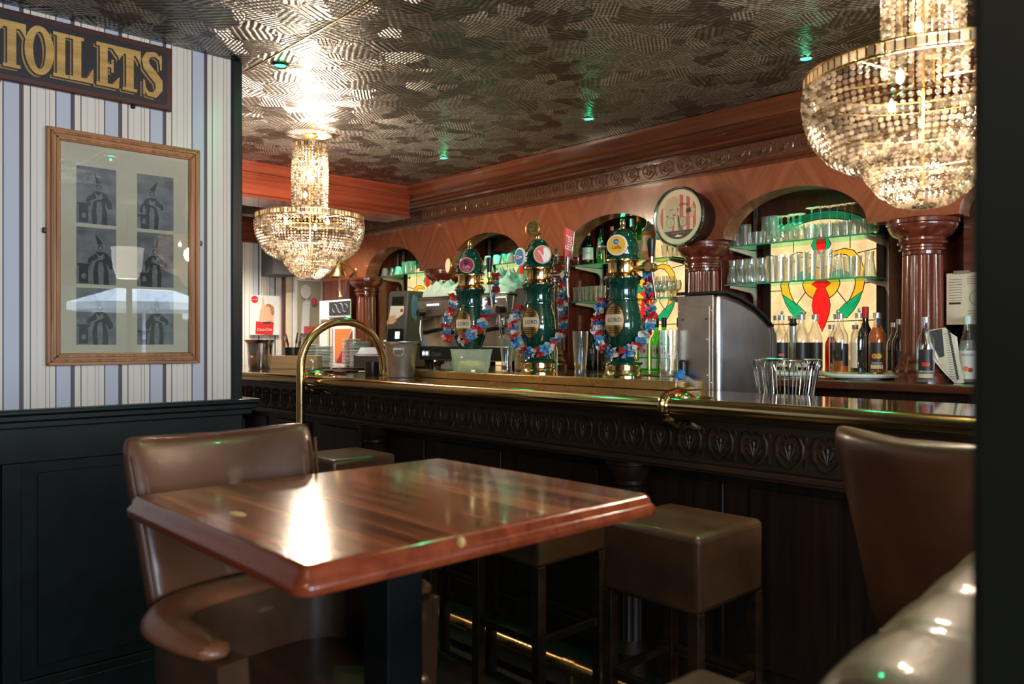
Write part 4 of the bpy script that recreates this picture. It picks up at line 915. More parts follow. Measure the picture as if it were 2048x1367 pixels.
        MB().lathe([(.0, 0), (.012, 0), (.015, .03), (.020, .065), (.019, .078), (.0, .082)], 16, (.160, 0, .046)).build('tap_handle', M['black'], tp)
        MB().tube([(.162, 0, -.02), (.185, 0, -.145)], .006, 10).build('tap_spout', M['chrome'], tp)
    return r
def d_leffe(col):
    def f(M0, b):
        m = MB(M0)
        m.prism(circ(.013, 14, -.002, .015)+circ(.006, 8, -.001, .012, PI, 0)[::1], -.0082, -.0072); m.build('emblem', M['blue' if col == 'inkb' else 'ink'], b, sm=0)
        MB(M0).text('Leffe', .024, 0, -.010, -.0082, sx=.9).build('lettering', M[col], b, sm=0)
        if col != 'inkb': MB(M0).text('RUBY', .011, 0, -.028, -.0082).build('lettering', M[col], b, sm=0)
    return f
t3 = tower(-2.32, 2.86, 'green ceramic beer tower with yellow Leffe badge, beside the steel dispenser', 3)
badge(t3, (-2.32, 2.86), -17, .590, .047, .085, 'yellow', 'white', d_leffe('inkb'))
badge(t3, (-2.32, 2.86), -88, .590, .044, .105, 'chrome', 'chrome')
t2 = tower(-2.862, 2.86, 'green ceramic beer tower with gold medallion on top and blue and red badges', 1)
def d_blue(M0, b): MB(M0).text('Cuw', .026, 0, 0, -.0082, shear=.3).build('lettering', M['white'], b, sm=0)
def d_red(M0, b):
    m = MB(M0); m.prism([(.004, .036), (.018, .034)]+[(.0385*math.cos(a), .0385*math.sin(a)) for a in [math.radians(50-12*i) for i in range(12)]]+[(-.002, -.020), (.006, .005)], -.0082, -.0072)
    m.ribbon([(-.022, .018), (-.010, .006), (-.002, -.008), (.004, -.026)], .006, -.0086, -.0080); m.ball((-.020, .017), .001, n=4) if False else None
    m.build('badge_emblem', M['white'], b, sm=0)
badge(t2, (-2.862, 2.86), -52, .580, .040, .115, 'blue', 'white', d_blue, rz=1.15)
badge(t2, (-2.862, 2.86), 12, .590, .046, .090, 'red', 'label_cream', d_red)
MBx = badge(t2, (-2.862, 2.86), 85, .590, .038, .09, 'chrome', 'chrome')
t1 = tower(-3.396, 2.86, 'green ceramic beer tower with ruby Leffe badge, behind the plastic tub', 2)
badge(t1, (-3.396, 2.86), -12, .575, .043, .085, 'ruby', 'label_cream', d_leffe('white'))
badge(t1, (-3.396, 2.86), -68, .575, .042, .125, 'label_cream', 'brass2')
# ================================================================ paper flower garlands
def flower(seed):
    rn = random.Random(seed); m = MB()
    for L_ in range(2):
        n = 30; ring0 = [(0.0, 0, .002*L_)]*1
        vs = [(0, 0, .004*L_)]; fs = []
        R = .034-.005*L_; ph = rn.uniform(0, 6)
        for k, f in ((1, .55), (2, 1.0)):
            for i in range(n):
                a = 2*PI*i/n; pet = .72+.28*abs(math.sin(2.5*a+ph))**.7
                rr = R*f*(pet if k == 2 else .9); vs.append((rr*math.cos(a), rr*math.sin(a), .004*L_+(.009*math.sin(3*a+ph+L_)+.006*math.sin(5*a+ph))*f+rn.uniform(-.001, .001)))
        for i in range(n):
            j = (i+1) % n; fs.append((0, 1+i, 1+j)); fs.append((1+i, 1+n+i, 1+n+j, 1+j))
        m.add(vs, fs)
    return m
fl = {c: [] for c in 'rwb'}
def get_fl(c, k):
    while len(fl[c]) <= k:
        me = flower(hash(c) % 3+len(fl[c])*7+ord(c)); o = me.build('flower', M['fl_'+c], None, sm=60); fl[c].append(o.data); bpy.data.objects.remove(o)
    return fl[c][k]
def garland(P, path, label, lift=.0):
    r = empty('flower_garland', (P[0], P[1], 1.1605), label, 'garland', 'red, white and blue garlands on the beer towers'); D = dirs(P); rn = random.Random(int(P[0]*1000))
    pts = []
    for i, (phi, z, e) in enumerate(path):
        d = D(phi); R = body_r(z)+.015+e; pts.append(Vector((d[0]*R, d[1]*R, z)))
    MB().tube(pts, .0012, 4).build('string', M['fl_w'], r)
    seg = [(pts[i+1]-pts[i]).length for i in range(len(pts)-1)]; d = 0; n = 0
    while d < sum(seg):
        acc = 0
        for j, sl in enumerate(seg):
            if acc+sl >= d: break
            acc += sl
        q = pts[j].lerp(pts[j+1], (d-acc)/sl); t = (pts[j+1]-pts[j]).normalized()
        c = 'rwb'[n % 3]; o = bpy.data.objects.new('flower', get_fl(c, rn.randrange(3))); C.objects.link(o); o.parent = r; o.location = q
        out = Vector((q.x, q.y, 0)).normalized(); ax = (t*.75+out*rn.uniform(.3, .9)+Vector((rn.uniform(-.35, .35), rn.uniform(-.35, .35), rn.uniform(-.3, .3)))).normalized()
        o.rotation_euler = ax.to_track_quat('Z', 'Y').to_euler(); s = rn.uniform(.85, 1.08); o.scale = (s, s, s)
        n += 1; d += .0275
    return r
garland((-2.32, 2.86), [(80, .52, .035), (82, .47, .02), (85, .42, .02), (86, .36, .035), (84, .30, .03), (80, .24, .02), (70, .19, .012), (50, .155, .012), (28, .125, .01), (5, .112, .012), (-20, .108, .018), (-45, .118, .022), (-65, .14, .025), (-82, .18, .018), (-92, .24, .015), (-100, .31, .012), (-110, .35, .01)], 'red, white and blue paper garland looped round the yellow-badged tower')
garland((-2.862, 2.86), [(82, .53, .05), (84, .47, .035), (86, .40, .035), (86, .34, .035), (84, .28, .03), (80, .22, .02), (66, .175, .012), (45, .14, .01), (10, .115, .012), (-20, .105, .015), (-45, .115, .025), (-66, .15, .03), (-84, .20, .035), (-96, .27, .03), (-105, .34, .01)], 'red, white and blue paper garland round the tower with the gold medallion')
garland((-3.396, 2.86), [(78, .52, .06), (76, .46, .05), (74, .42, .045), (66, .37, .04), (56, .33, .022), (44, .28, .012), (28, .235, .008), (8, .205, .008), (-12, .185, .006), (-32, .16, .01)], 'red, white and blue paper garland crossing the front of the ruby-badged tower')
garland((-3.396, 2.86), [(-95, .41, .01), (-98, .36, .012), (-92, .31, .022), (-94, .26, .028), (-90, .21, .03), (-74, .165, .03)], 'short hanging end of paper garland on the wall side of the ruby-badged tower')
# ================================================================ glassware
def gl(name, prof, label, cat, loc, group=None, liq=None, mt='glass', n=18):
    r = empty(name, loc, label, cat, group)
    MB().lathe(prof, n, cap=False).build('glass_wall', M[mt], r)
    if liq: MB().lathe(liq[0], n).build('liquid', M[liq[1]], r)
    return r
TUMB = [(0, .002), (.024, .0), (.025, .008), (.0, .012)][:0]+[(0, .0), (.024, 0), (.026, .004), (.033, .10), (.0315, .10), (.024, .012), (0, .012)]
PINT = [(0, 0), (.030, 0), (.031, .004), (.028, .03), (.027, .06), (.034, .13), (.0355, .178), (.034, .178), (.032, .13), (.0255, .06), (.026, .016), (0, .014)]
PILS = [(0, 0), (.026, 0), (.028, .01), (.027, .03), (.035, .14), (.0375, .21), (.036, .21), (.0335, .14), (.024, .034), (0, .028)]
TULIP = [(0, 0), (.033, 0), (.036, .02), (.035, .05), (.026, .085), (.024, .105), (.029, .14), (.0275, .14), (.0225, .105), (.0245, .085), (.033, .05), (.033, .015), (0, .012)]
SHORT = [(0, 0), (.026, 0), (.034, .075), (.0325, .075), (.025, .008), (0, .008)]
WINEI = [(0, .175), (.032, .174), (.033, .172), (.006, .166), (.004, .155), (.004, .095), (.012, .085), (.032, .065), (.036, .035), (.030, 0), (.0285, 0), (.0345, .035), (.030, .062), (0, .084)]
SNIF = [(0, .15), (.030, .149), (.030, .146), (.007, .140), (.006, .105), (.020, .095), (.036, .06), (.034, .03), (.026, 0), (.0245, 0), (.032, .03), (.034, .06), (0, .09)]
CONE = [(0, 0), (.034, 0), (.034, .008), (.020, .10), (.024, .13), (.0225, .13), (.0185, .10), (.031, .01), (0, .01)]
gl('beer_glass', PINT, 'nearly empty pint glass with red dregs beside the plastic tub', 'glass', (-3.077, 2.84, 1.1605), None, ([(0, .016), (.0255, .016), (.0265, .034), (0, .034)], 'redliq'))
gl('beer_glass', PILS, 'tall pilsner glass with a last finger of beer between two towers', 'glass', (-2.57, 2.85, 1.1605), None, ([(0, .029), (.0235, .030), (.026, .052), (0, .052)], 'beer'))
bg_ = gl('beer_glass', [(0, 0), (.034, 0), (.036, .01), (.041, .21), (.0395, .21), (.034, .022), (0, .02)], 'large printed Bud glass standing before the green bottles', 'glass', (-2.055, 2.84, 1.1605), None, ([(0, .022), (.0335, .022), (.034, .034), (0, .034)], 'beer'))
dd = dirs((-2.055, 2.84))(0)
MB(Mface((0, 0, 0), dd[0], dd[1])).text('Bud', .045, 0, .105, 0, shear=.35, bend=.040).build('lettering', M['white'], bg_, sm=0)
gl('beer_glass', TULIP, 'full glass of golden beer half hidden behind the ruby-badged tower', 'glass', (-3.52, 3.36, 1.1375), None, ([(0, .013), (.032, .014), (.033, .05), (.024, .085), (.022, .105), (0, .106)], 'beer'))
gl('water_glass', [(0, 0), (.05, 0), (.052, .01), (.055, .13), (.042, .19), (.042, .23), (.040, .23), (.040, .19), (.052, .13), (.048, .01), (0, .01)], 'wide clear glass jug behind the glass with red dregs', 'jug', (-3.22, 3.3, 1.1375))
# rows on the glass shelves: (niche, z, x list, y, profile, name, label pieces)
def row(xs, y, z, prof, name, what, where, group, n=14, mt='glass'):
    for i, x in enumerate(xs):
        rr = random.Random(int(x*1e4)).uniform(-.012, .012)
        gl(name, prof, '%s %s, %s from the clock end' % (what, where, ORD[i]) if len(xs) > 1 else what+' '+where, 'glass', (x, y+rr, z-.001), group, None, mt, n)
up, lo = 1.86, 1.646
row([-2.46, -2.40], 4.05, up, [(0, 0), (.028, 0), (.032, .12), (.0305, .12), (.026, .01), (0, .01)], 'highball_glass', 'straight highball glass', 'on the upper shelf end', 'highball glasses')
row([-2.355, -2.325], 4.07, up, SHORT, 'tumbler', 'short logo tumbler', 'beside the highballs', 'tumblers on the upper shelf')
row([-2.275, -2.235], 4.05, up, TULIP[:4]+[(.030, .09), (.034, .15), (.0325, .15), (.028, .09), (.031, .05), (0, .012)], 'tulip_glass', 'tall tulip glass', 'on the upper shelf', 'tall tulips on the upper shelf')
row([-2.20, -2.165, -2.125, -2.09], 4.08, up, SNIF, 'snifter_glass', 'green-lit snifter turned upside down', 'on the upper shelf', 'upturned snifters on the upper shelf')
row([-2.03, -1.98, -1.94, -1.895, -1.855, -1.815], 4.09, up, WINEI, 'wine_glass', 'wine glass turned upside down', 'under the green niche light', 'upturned wine glasses on the upper shelf', 18)
row([-2.01, -1.96, -1.915, -1.87, -1.82, -1.78], 4.03, up, SHORT, 'tumbler', 'short tumbler', 'before the upturned wine glasses', 'tumblers before the wine glasses')
row([-1.745, -1.715, -1.69], 4.04, up, SHORT, 'tumbler', 'green-lit short tumbler', 'at the upper shelf end', 'tumblers at the shelf end')
row([-2.475, -2.42, -2.36, -2.30], 4.04, lo, TULIP, 'tulip_glass', 'waisted beer glass', 'on the lower shelf front', 'waisted glasses on the lower shelf')
row([-2.445, -2.39, -2.33], 4.11, lo, TULIP, 'tulip_glass', 'waisted beer glass', 'in the lower shelf back row', 'waisted glasses on the lower shelf')
row([-2.235, -2.19, -2.15, -2.11], 4.04, lo, [(0, 0), (.026, 0), (.034, .145), (.0325, .145), (.025, .012), (0, .012)], 'highball_glass', 'tapering straight-sided glass', 'mid-shelf', 'tapering glasses on the lower shelf')
row([-2.065, -2.02, -1.975, -1.93], 4.05, lo, [(0, 0), (.026, 0), (.034, .155), (.0325, .155), (.025, .012), (0, .012)], 'highball_glass', 'taller tapering glass', 'above the red glass tie', 'taller glasses on the lower shelf')
row([-1.875, -1.72], 4.06, lo, CONE, 'cone_glass', 'wide-footed cone glass', 'on the lower shelf', 'cone glasses on the lower shelf')
row([-1.81, -1.775], 4.04, lo, SHORT[:1]+[(.024, 0), (.034, .11), (.0325, .11), (.023, .008), (0, .008)], 'tumbler', 'clear printed tumbler', 'between the two cone glasses', 'printed tumblers on the lower shelf')
up2, lo2 = 1.835, 1.592
row([-2.95, -2.92, -2.89, -2.86, -2.83], 4.05, up2, [(0, 0), (.012, 0), (.022, .08), (.021, .08), (.010, .008), (0, .008)], 'shot_glass', 'slim flared glass', 'just under the clock', 'slim glasses under the clock', 10)
row([-3.69, -3.65, -3.61, -3.57, -3.53, -3.49, -3.45], 4.05, lo2, [(0, 0), (.022, 0), (.026, .10), (.0245, .10), (.021, .008), (0, .008)], 'tumbler', 'clear tumbler', 'behind the red tap handle', 'tumblers behind the red tap handle', 10)
row([-3.10, -3.055, -3.01, -2.965, -2.92, -2.875], 4.06, lo2, [(0, 0), (.03, 0), (.007, .008), (.006, .03), (.026, .05), (.030, .08), (.024, .105), (.0225, .105), (.028, .08), (.024, .052), (0, .03)], 'goblet', 'short-stemmed goblet', 'by the black tap handle', 'goblets by the black tap handle', 12)
row([-3.09, -3.03, -2.97], 4.12, lo2, [(0, 0), (.024, 0), (.03, .14), (.0285, .14), (.022, .01), (0, .01)], 'tumbler', 'tall clear tumbler', 'behind the goblets', 'tall tumblers behind the goblets', 12)
row([-1.19, -1.13], 4.0, 1.86, PILS, 'beer_glass', 'tall glass on the short shelf end', 'beyond the column', 'glasses beyond the column')
# cups in the far niches
def cup(x, y, z, label, flip=True, mt='mint'):
    r = empty('coffee_cup', (x, y, z), label, 'cup', 'cups on the far niche shelves')
    p = [(.0, .075), (.020, .075), (.024, .07), (.036, .01), (.037, 0), (.034, 0), (.03, .03), (0, .068)]
    MB().lathe(p, 16).build('cup_bowl', M[mt], r)
    MB().tube([(.030, 0, .055), (.052, -.005, .05), (.05, -.005, .025), (.034, 0, .02)], .004, 6).build('handle', M[mt], r)
for i, (x, k) in enumerate(((-5.98, 3), (-5.88, 3), (-5.78, 3), (-4.60, 2), (-4.50, 2), (-4.42, 2), (-4.34, 2))):
    lab = ('upturned cup by the bell, %s from the face jar' % ORD[i]) if k == 3 else 'upturned cup behind the medallion tower, %s from the column' % ORD[i-3]
    cup(x, 4.05, 1.90, lab, mt='mint' if i != 1 and i != 5 else 'alu')
    if i in (0, 3, 4):
        cup(x+.05, 4.11, 1.90, 'back-row upturned cup, '+('by the bell' if k == 3 else '%s behind the towers' % ORD[i-3]))
j = empty('face_jar', (-6.17, 4.02, 1.90), 'white jar with a smiling face at the end of the shelf by the bell', 'jar')
MB().lathe([(0, 0), (.036, 0), (.044, .02), (.045, .055), (.036, .085), (.024, .095), (.026, .105), (.028, .11), (0, .112)], 20).build('jar_body', M['mint'], j)
dj = dirs((-6.17, 4.02))(0); JM = Mface((0, 0, 0), dj[0], dj[1])
f = MB(JM)
for s in (-1, 1): f.add([(s*.014+.005*math.cos(a), -.0455, .068+.003*math.sin(a)) for a in [PI*q/4 for q in range(8)]], [tuple(range(8))])
f.tube([(-.014, -.0455, .034), (0, -.0465, .026), (.014, -.0455, .034)], .002, 5); f.build('painted_face', M['ink'], j, sm=0)
row([-5.67, -5.61, -5.57], 4.05, 1.90, [(0, 0), (.032, 0), (.036, .11), (.0345, .11), (.03, .01), (0, .01)], 'tumbler', 'green-lit tumbler', 'beside the upturned cups by the bell', 'tumblers in the niche by the bell')
# ================================================================ bottles
SYR = [(0, 0), (.034, 0), (.0365, .004), (.0365, .175), (.034, .192), (.024, .212), (.0165, .232), (.0145, .245), (.0145, .285), (0, .285)]
WINE = [(0, 0), (.036, 0), (.038, .005), (.038, .18), (.034, .205), (.020, .23), (.0145, .25), (.0145, .31), (0, .31)]
def bottle(loc, label, prof=SYR, gmat='bglass', cap='silvercap', caph=.022, liq=None, lab=None, name='syrup_bottle', group=None, sc=1.0, phi=0, pump=False, n=20, cap_r=None):
    r = empty(name, loc, label, 'bottle', group)
    if sc != 1: r.scale = (sc, sc, sc)
    H = prof[-1][1]; rc = cap_r or prof[-2][0]+.0018
    MB().lathe(prof, n, cap=False).build('bottle_glass', M[gmat], r)
    MB().lathe([(0, H-caph*.75), (rc, H-caph*.75), (rc, H+caph*.35), (rc-.002, H+caph*.4), (0, H+caph*.4)], 16).build('cap', M[cap], r)
    if pump: MB().ball((.004, 0, H+caph*.4+.012), .010, (1, .5, 1.1), 10).build('pourer', M['alu'], r)
    if liq:
        R = prof[2][0]-.0022; z = liq[1]; pts = [(0, .006), (R, .006)]
        for q in prof[3:-1]:
            if q[1] < z: pts.append((q[0]-.0022, q[1]))
        last = pts[-1]
        rr = last[0]
        for a, b in zip(prof[2:], prof[3:]):
            if a[1] <= z <= b[1] and b[1] > a[1]: rr = a[0]+(b[0]-a[0])*(z-a[1])/(b[1]-a[1])-.0022
        pts += [(rr, z), (0, z)]
        MB().lathe(pts, n).build('liquid', M[liq[0]], r)
    if lab:
        mt, z0, z1, half = lab[:4]; d = dirs(loc)(phi); M0 = Mface((0, 0, 0), d[0], d[1]); R = prof[3][0]+.0006
        o = MB(M0).grid([[(R*math.sin(a), -R*math.cos(a), z) for a in [half*(-1+2*i/12) for i in range(13)]] for z in (z0, z1)]).build('bottle_label', M[mt], r)
        for tx, size, z, tm in lab[4]: MB(M0).text(tx, size, 0, z, 0, bend=R+.0006).build('lettering', M[tm], o, sm=0)
        if len(lab) > 5:
            for kind, z, col, rad, u0 in lab[5]:
                m = MB(M0)
                if kind == 'band': m.grid([[((R+.0005)*math.sin(a), -(R+.0005)*math.cos(a), zz) for a in [half*(-1+2*i/12) for i in range(13)]] for zz in (z-rad, z+rad)])
                else: m.add([((R+.0008)*math.sin((u0+rad*math.cos(a))/R), -(R+.0008)*math.cos((u0+rad*math.cos(a))/R), z+rad*math.sin(a)) for a in [2*PI*i/14 for i in range(14)]], [tuple(range(14))])
                m.build('label_print', M[col], o, sm=0)
    return r
BZ = 1.1675
# two lazy-susan trays
for x, lb in ((-1.735, 'round white turntable tray carrying the orange syrup bottles'), (-2.085, 'round white turntable tray behind the wire basket')):
    r = empty('turntable', (x, 4.0, 1.1372), lb, 'tray')
    MB().lathe([(0, 0), (.12, 0), (.12, .012), (0, .012)], 32).build('base', M['mint'], r)
    MB().lathe([(0, .006), (.160, .006), (.172, .010), (.176, .018), (.172, .027), (.155, .030), (0, .030)], 48).build('top', M['white'], r)
def syl(title=None, fruit=None, half=.95):
    t = [(title, .012, .052, 'white')] if title else []
    return ('label_blk', .02, .150, half, t, [('band', .034, 'label_cream', .010, 0)]+([('dot', .085, c, rr, u) for c, rr, u in fruit] if fruit else [('dot', .085, 'inkm', .006, 0)]))
bottle((-1.625, 3.93, BZ), 'orange mango syrup bottle with a fruit label at the end of the tray', liq=('syrup_or', .222), lab=syl('MANGUE', [('orange', .013, -.010), ('yellow', .013, .010)], .80), pump=False)
bottle((-1.70, 3.90, BZ), 'syrup bottle seen from behind with a little dark syrup, next to the mango bottle', liq=('syrup_dk', .026), lab=('paper', .03, .15, .5, []), pump=True, phi=-40)
bottle((-1.79, 3.90, BZ), 'syrup bottle a third full of orange-red syrup', liq=('syrup_or', .060), lab=('label_blk', .035, .145, .55, []), phi=48)
bottle((-1.845, 3.98, BZ), 'clear syrup bottle with a small palm label behind the orange-red one', liq=('rosso', .02), lab=syl(None, [('limeliq', .008, 0)]), pump=True)
bottle((-1.66, 4.03, BZ), 'clear syrup bottle standing behind the mango bottle', liq=('syrup_or', .03), lab=syl(), pump=False)
bottle((-1.735, 4.06, BZ), 'dark green wine bottle with a red neck band and wall-mounted pourer behind the syrups', WINE, 'dbottle', 'red', .05, name='wine_bottle')
bottle((-1.80, 4.09, 1.1375), 'small clear bottle in the back row before the green leaf glass', liq=('rosso', .1), sc=.92)
bottle((-1.76, 4.12, 1.1375), 'second small clear bottle in the back row before the green leaf glass', liq=('rosso', .1), sc=.92)
bottle((-1.61, 4.10, 1.1375), 'dark-filled bottle with a silver cap behind the tray end', liq=('syrup_dk', .20), lab=syl(), sc=.95)
bottle((-1.555, 4.03, 1.1375), 'dark syrup bottle with a tan label foot beside the fluted column', liq=('syrup_dk', .235), lab=('label_blk', .02, .14, .8, [], [('band', .03, 'label_cream', .011, 0)]), phi=20)
bottle((-2.11, 3.91, BZ), 'raspberry syrup bottle seen through the wire basket', liq=('syrup_dk', .05), lab=syl(None, [('pinkred', .007, -.009), ('pinkred', .007, .0), ('pinkred', .007, .009)], 1.0), pump=True)
bottle((-2.00, 3.91, BZ), 'clear-shouldered syrup bottle with dark wrap label beyond the silver tube', liq=('syrup_dk', .05), lab=('label_blk', .02, .15, 1.3, [], [('band', .034, 'label_cream', .01, 0)]), pump=True, phi=30)
bottle((-1.945, 3.95, BZ), 'dark-labelled syrup bottle at the edge of the basket-side tray', liq=('syrup_dk', .06), lab=('label_blk', .02, .15, 1.3, []), phi=20)
bottle((-2.04, 4.00, BZ), 'syrup bottle in the second row of the basket-side tray', liq=('syrup_red', .10), lab=syl(), pump=True)
bottle((-2.17, 3.97, BZ), 'dark syrup bottle half hidden by the steel dispenser', liq=('syrup_dk', .15), lab=syl())
bottle((-2.15, 4.09, BZ), 'clear bottle behind the dispenser edge on the basket-side tray', liq=('rosso', .10), lab=syl())
bottle((-1.93, 4.10, 1.1375), 'red syrup bottle before the red stained-glass tie', liq=('syrup_red', .225), sc=.93)
sy = empty('silver_tube', (-2.055, 3.93, BZ), 'slim silver tube bottle with a black top and a green band', 'bottle')
MB().lathe([(0, 0), (.017, 0), (.018, .005), (.018, .235), (0, .235)], 20).build('tube_body', M['silvercap'], sy)
MB().lathe([(0, .235), (.016, .235), (.024, .248), (.018, .252), (.016, .275), (0, .276)], 20).build('tube_cap', M['black'], sy)
MB().lathe([(.0185, .128), (.0185, .150)], 20, cap=False).build('green_band', M['towel'], sy)
bottle((-1.50, 4.2, 1.1375), 'dark bottle tucked behind the column in shadow', liq=('syrup_dk', .2), sc=.9)
bottle((-1.235, 3.97, 1.1375), 'small clear bottle with a red and white neck behind the magazine', liq=('rosso', .1), cap='white', lab=('label_white', .03, .12, 1.0, []))
bottle((-1.215, 3.90, 1.1375), 'white-labelled almond syrup bottle at the edge of the dark post', liq=('rosso', .19), cap='mint', caph=.03, lab=('label_white', .02, .145, 1.1, [('MONIN', .017, .125, 'inkb')], [('dot', .065, 'orange', .012, -.008), ('dot', .06, 'darkred', .010, .010), ('band', .235, 'red', .0, 0)]), prof=[(0, 0), (.036, 0), (.038, .004), (.038, .155), (.032, .185), (.022, .22), (.017, .25), (.0155, .285), (0, .285)])
# grenadine stands on the front lip before the column
bottle((-1.344, 3.765, 1.1375), 'grenadine syrup bottle with a cherry label standing alone before the fluted column', liq=('rosso', .05), lab=syl('GRENADINE', [('red', .010, -.006), ('red', .010, .008), ('limeliq', .006, .012)], .85))
# spirits on the upper shelf of the second niche
u = 1.834
SPJ = [(0, 0), (.040, 0), (.042, .004), (.042, .12), (.036, .145), (.018, .165), (.014, .175), (.014, .225), (0, .225)]
bottle((-3.583, 4.05, u), 'squat dark whisky bottle with a white pointed label and white cap', SPJ, 'dbottle', 'white', .035, lab=('label_white', .035, .115, 1.0, [('Finest', .012, .08, 'inkb')], [('dot', .028, 'red', .009, 0)]), name='spirit_bottle')
bottle((-3.48, 4.06, u), 'slim clear bottle with a green-lit neck beside the dark whisky bottle', WINE, 'gbottle', 'black', .03, liq=('limeliq', .12), name='spirit_bottle', sc=.72)
bottle((-3.40, 4.08, u), 'bottle with a red and gold neck just before the tower dome', WINE, 'bglass', 'red', .03, liq=('amber', .12), name='spirit_bottle', sc=.76)
bottle((-3.31, 4.08, u), 'tall bottle rising behind the tower finial', WINE, 'bglass', 'mint', .04, liq=('amber', .15), lab=('label_white', .04, .14, 1, []), name='spirit_bottle', sc=.86)
bottle((-3.24, 4.09, u), 'bottle with dark banded neck on the post side of the finial', WINE, 'bglass', 'mint', .05, liq=('amber', .18), name='spirit_bottle', sc=.84)
bottle((-3.155, 4.05, u), 'green-shouldered bottle with an orange capsule', WINE, 'gbottle', 'orange', .05, liq=('limeliq', .14), lab=('label_white', .04, .13, 1, []), name='spirit_bottle', sc=.90)
bottle((-3.065, 4.03, u), 'wide amber bottle with a big cream label beside the clock', [(0, 0), (.044, 0), (.046, .004), (.046, .16), (.04, .185), (.018, .205), (.014, .215), (.014, .25), (0, .25)], 'glass', 'gold', .02, liq=('amber', .17), lab=('label_cream', .05, .145, .9, [('RHUM', .012, .12, 'inkb')]), name='spirit_bottle')
bottle((-3.67, 4.04, u), 'bottle with a round red label at the shelf end behind the red tap handle', SPJ, 'bglass', 'black', .03, liq=('syrup_red', .09), name='spirit_bottle', sc=.85)
bottle((-3.52, 4.02, 1.1375), 'black liqueur bottle with a number 51 label between the towers', SPJ[:3]+[(.042, .15), (.036, .18), (.018, .215), (.014, .225), (.014, .285), (0, .285)], 'dbottle', 'red', .04, lab=('label_blk', .06, .15, .9, [('51', .04, .12, 'white')]), name='spirit_bottle')
bottle((-3.42, 4.04, 1.1375), 'second black bottle beside the number 51 bottle', SPJ[:3]+[(.042, .14), (.036, .17), (.018, .205), (.014, .215), (.014, .27), (0, .27)], 'dbottle', 'black', .04, lab=('label_blk', .02, .12, .9, []), name='spirit_bottle')
for i, (x, y, cap) in enumerate(((-3.10, 4.02, 'black'), (-3.02, 4.05, 'inkb'), (-2.94, 4.02, 'black'))):
    bottle((x, y, 1.1375), 'green vermouth bottle with a round red-centred label, the %s before the yellow glass' % ORD[i], WINE, 'gbottle', cap, .05, liq=('limeliq', .16), lab=('label_white', .09, .165, .75, [('MARTINI', .012, .127, 'inkb')], [('dot', .127, 'red', .017, 0), ('band', .05, 'white', .03, 0)]), name='vermouth_bottle', group=None)
for i, x in enumerate((-2.87, -2.82)):
    bottle((x, 4.08, 1.1375), 'clear bottle with a dark collar and red stripe, the %s behind the Bud glass' % ORD[i], WINE, 'bglass', 'black', .05, liq=('rosso', .16), lab=('red', .12, .19, .4, []), name='spirit_bottle')
# ================================================================ steel dispenser
ds = empty('drinks_dispenser', (-1.83, 2.88, .9305), 'brushed steel drinks dispenser with curved side standing behind the counter', 'dispenser')
MB().box(-.205, -.03, 0, .02, .02, .585).build('front_panel', M['steelw'], ds, bevel=.002)
p = [(0, .02), (.40, .02), (.41, .12), (.435, .27), (.44, .40), (.43, .455), (.36, .50), (.27, .54), (.17, .57), (.06, .590), (0, .592)]
m = MB().prism(p, -.05, -.0, 'yz'); m.build('side_panel', M['steel'], ds, bevel=.028, seg=4)
MB().prism([(u+.004, v-.004) for u, v in p[:-1]]+[(.004, .585)], -.20, -.03, 'yz').build('casing', M['steelw'], ds)
MB().prism([(-.005, .588), (.06, .592), (.17, .572), (.27, .542), (.36, .502), (.432, .457), (.442, .462), (.37, .51), (.27, .552), (.17, .585), (.06, .603), (-.005, .600)], -.208, .003, 'yz').build('top_cover', M['black'], ds)
MB().prism([(.425, .10), (.455, .12), (.475, .27), (.475, .42), (.442, .462), (.432, .457), (.44, .40), (.435, .27)], -.2, -.002, 'yz').build('rear_cover', M['grey'], ds, bevel=.003)
m = MB(); m.box(-.19, -.045, -.003, 0, .04, .54).build('access_plate', M['steelw'], ds, bevel=.001)
m = MB()
for x in (-.180, -.055):
    for z in (.25, .40): m.ball((x, -.004, z), .005, n=8)
for x in (-.197, -.038):
    for z in (.22, .52): m.ball((x, -.001, z), .004, n=8)
m.build('panel_screw', M['alu'], ds)
m = MB()
for x in (-.176, -.060): m.prism(circ(.0045, 10, x, .485), -.0036, -.002)
m.build('vent_hole', M['inkb'], ds)
MB().box(-.205, .0, .03, .40, 0, .02).build('base', M['black'], ds)
z = -.9305
MB().lathe([(0, 0), (.016, 0), (.016, .05), (.010, .058), (0, .06)], 14, (-.165, -.022, .255)).build('tap_body', M['black'], ds)
m = MB().tube([(-.165, -.025, .262), (-.165, -.045, .245)], .017, 12).ball((-.165, -.045, .245), .020, n=12); m.build('tap_joint', M['bluepl'], ds)
MB().tube([(-.168, -.045, .24), (-.185, -.075, .20)], [.014, .016], 12).build('spout_tube', M['paleblue'], ds)
MB().tube([(-.155, -.045, .243), (-.118, -.050, .230)], [.015, .015], 12).build('lever_sleeve', M['paleblue'], ds)
MB().tube([(-.118, -.050, .230), (-.070, -.055, .208)], [.0145, .013], 12).build('lever_tube', M['palewhite'], ds)
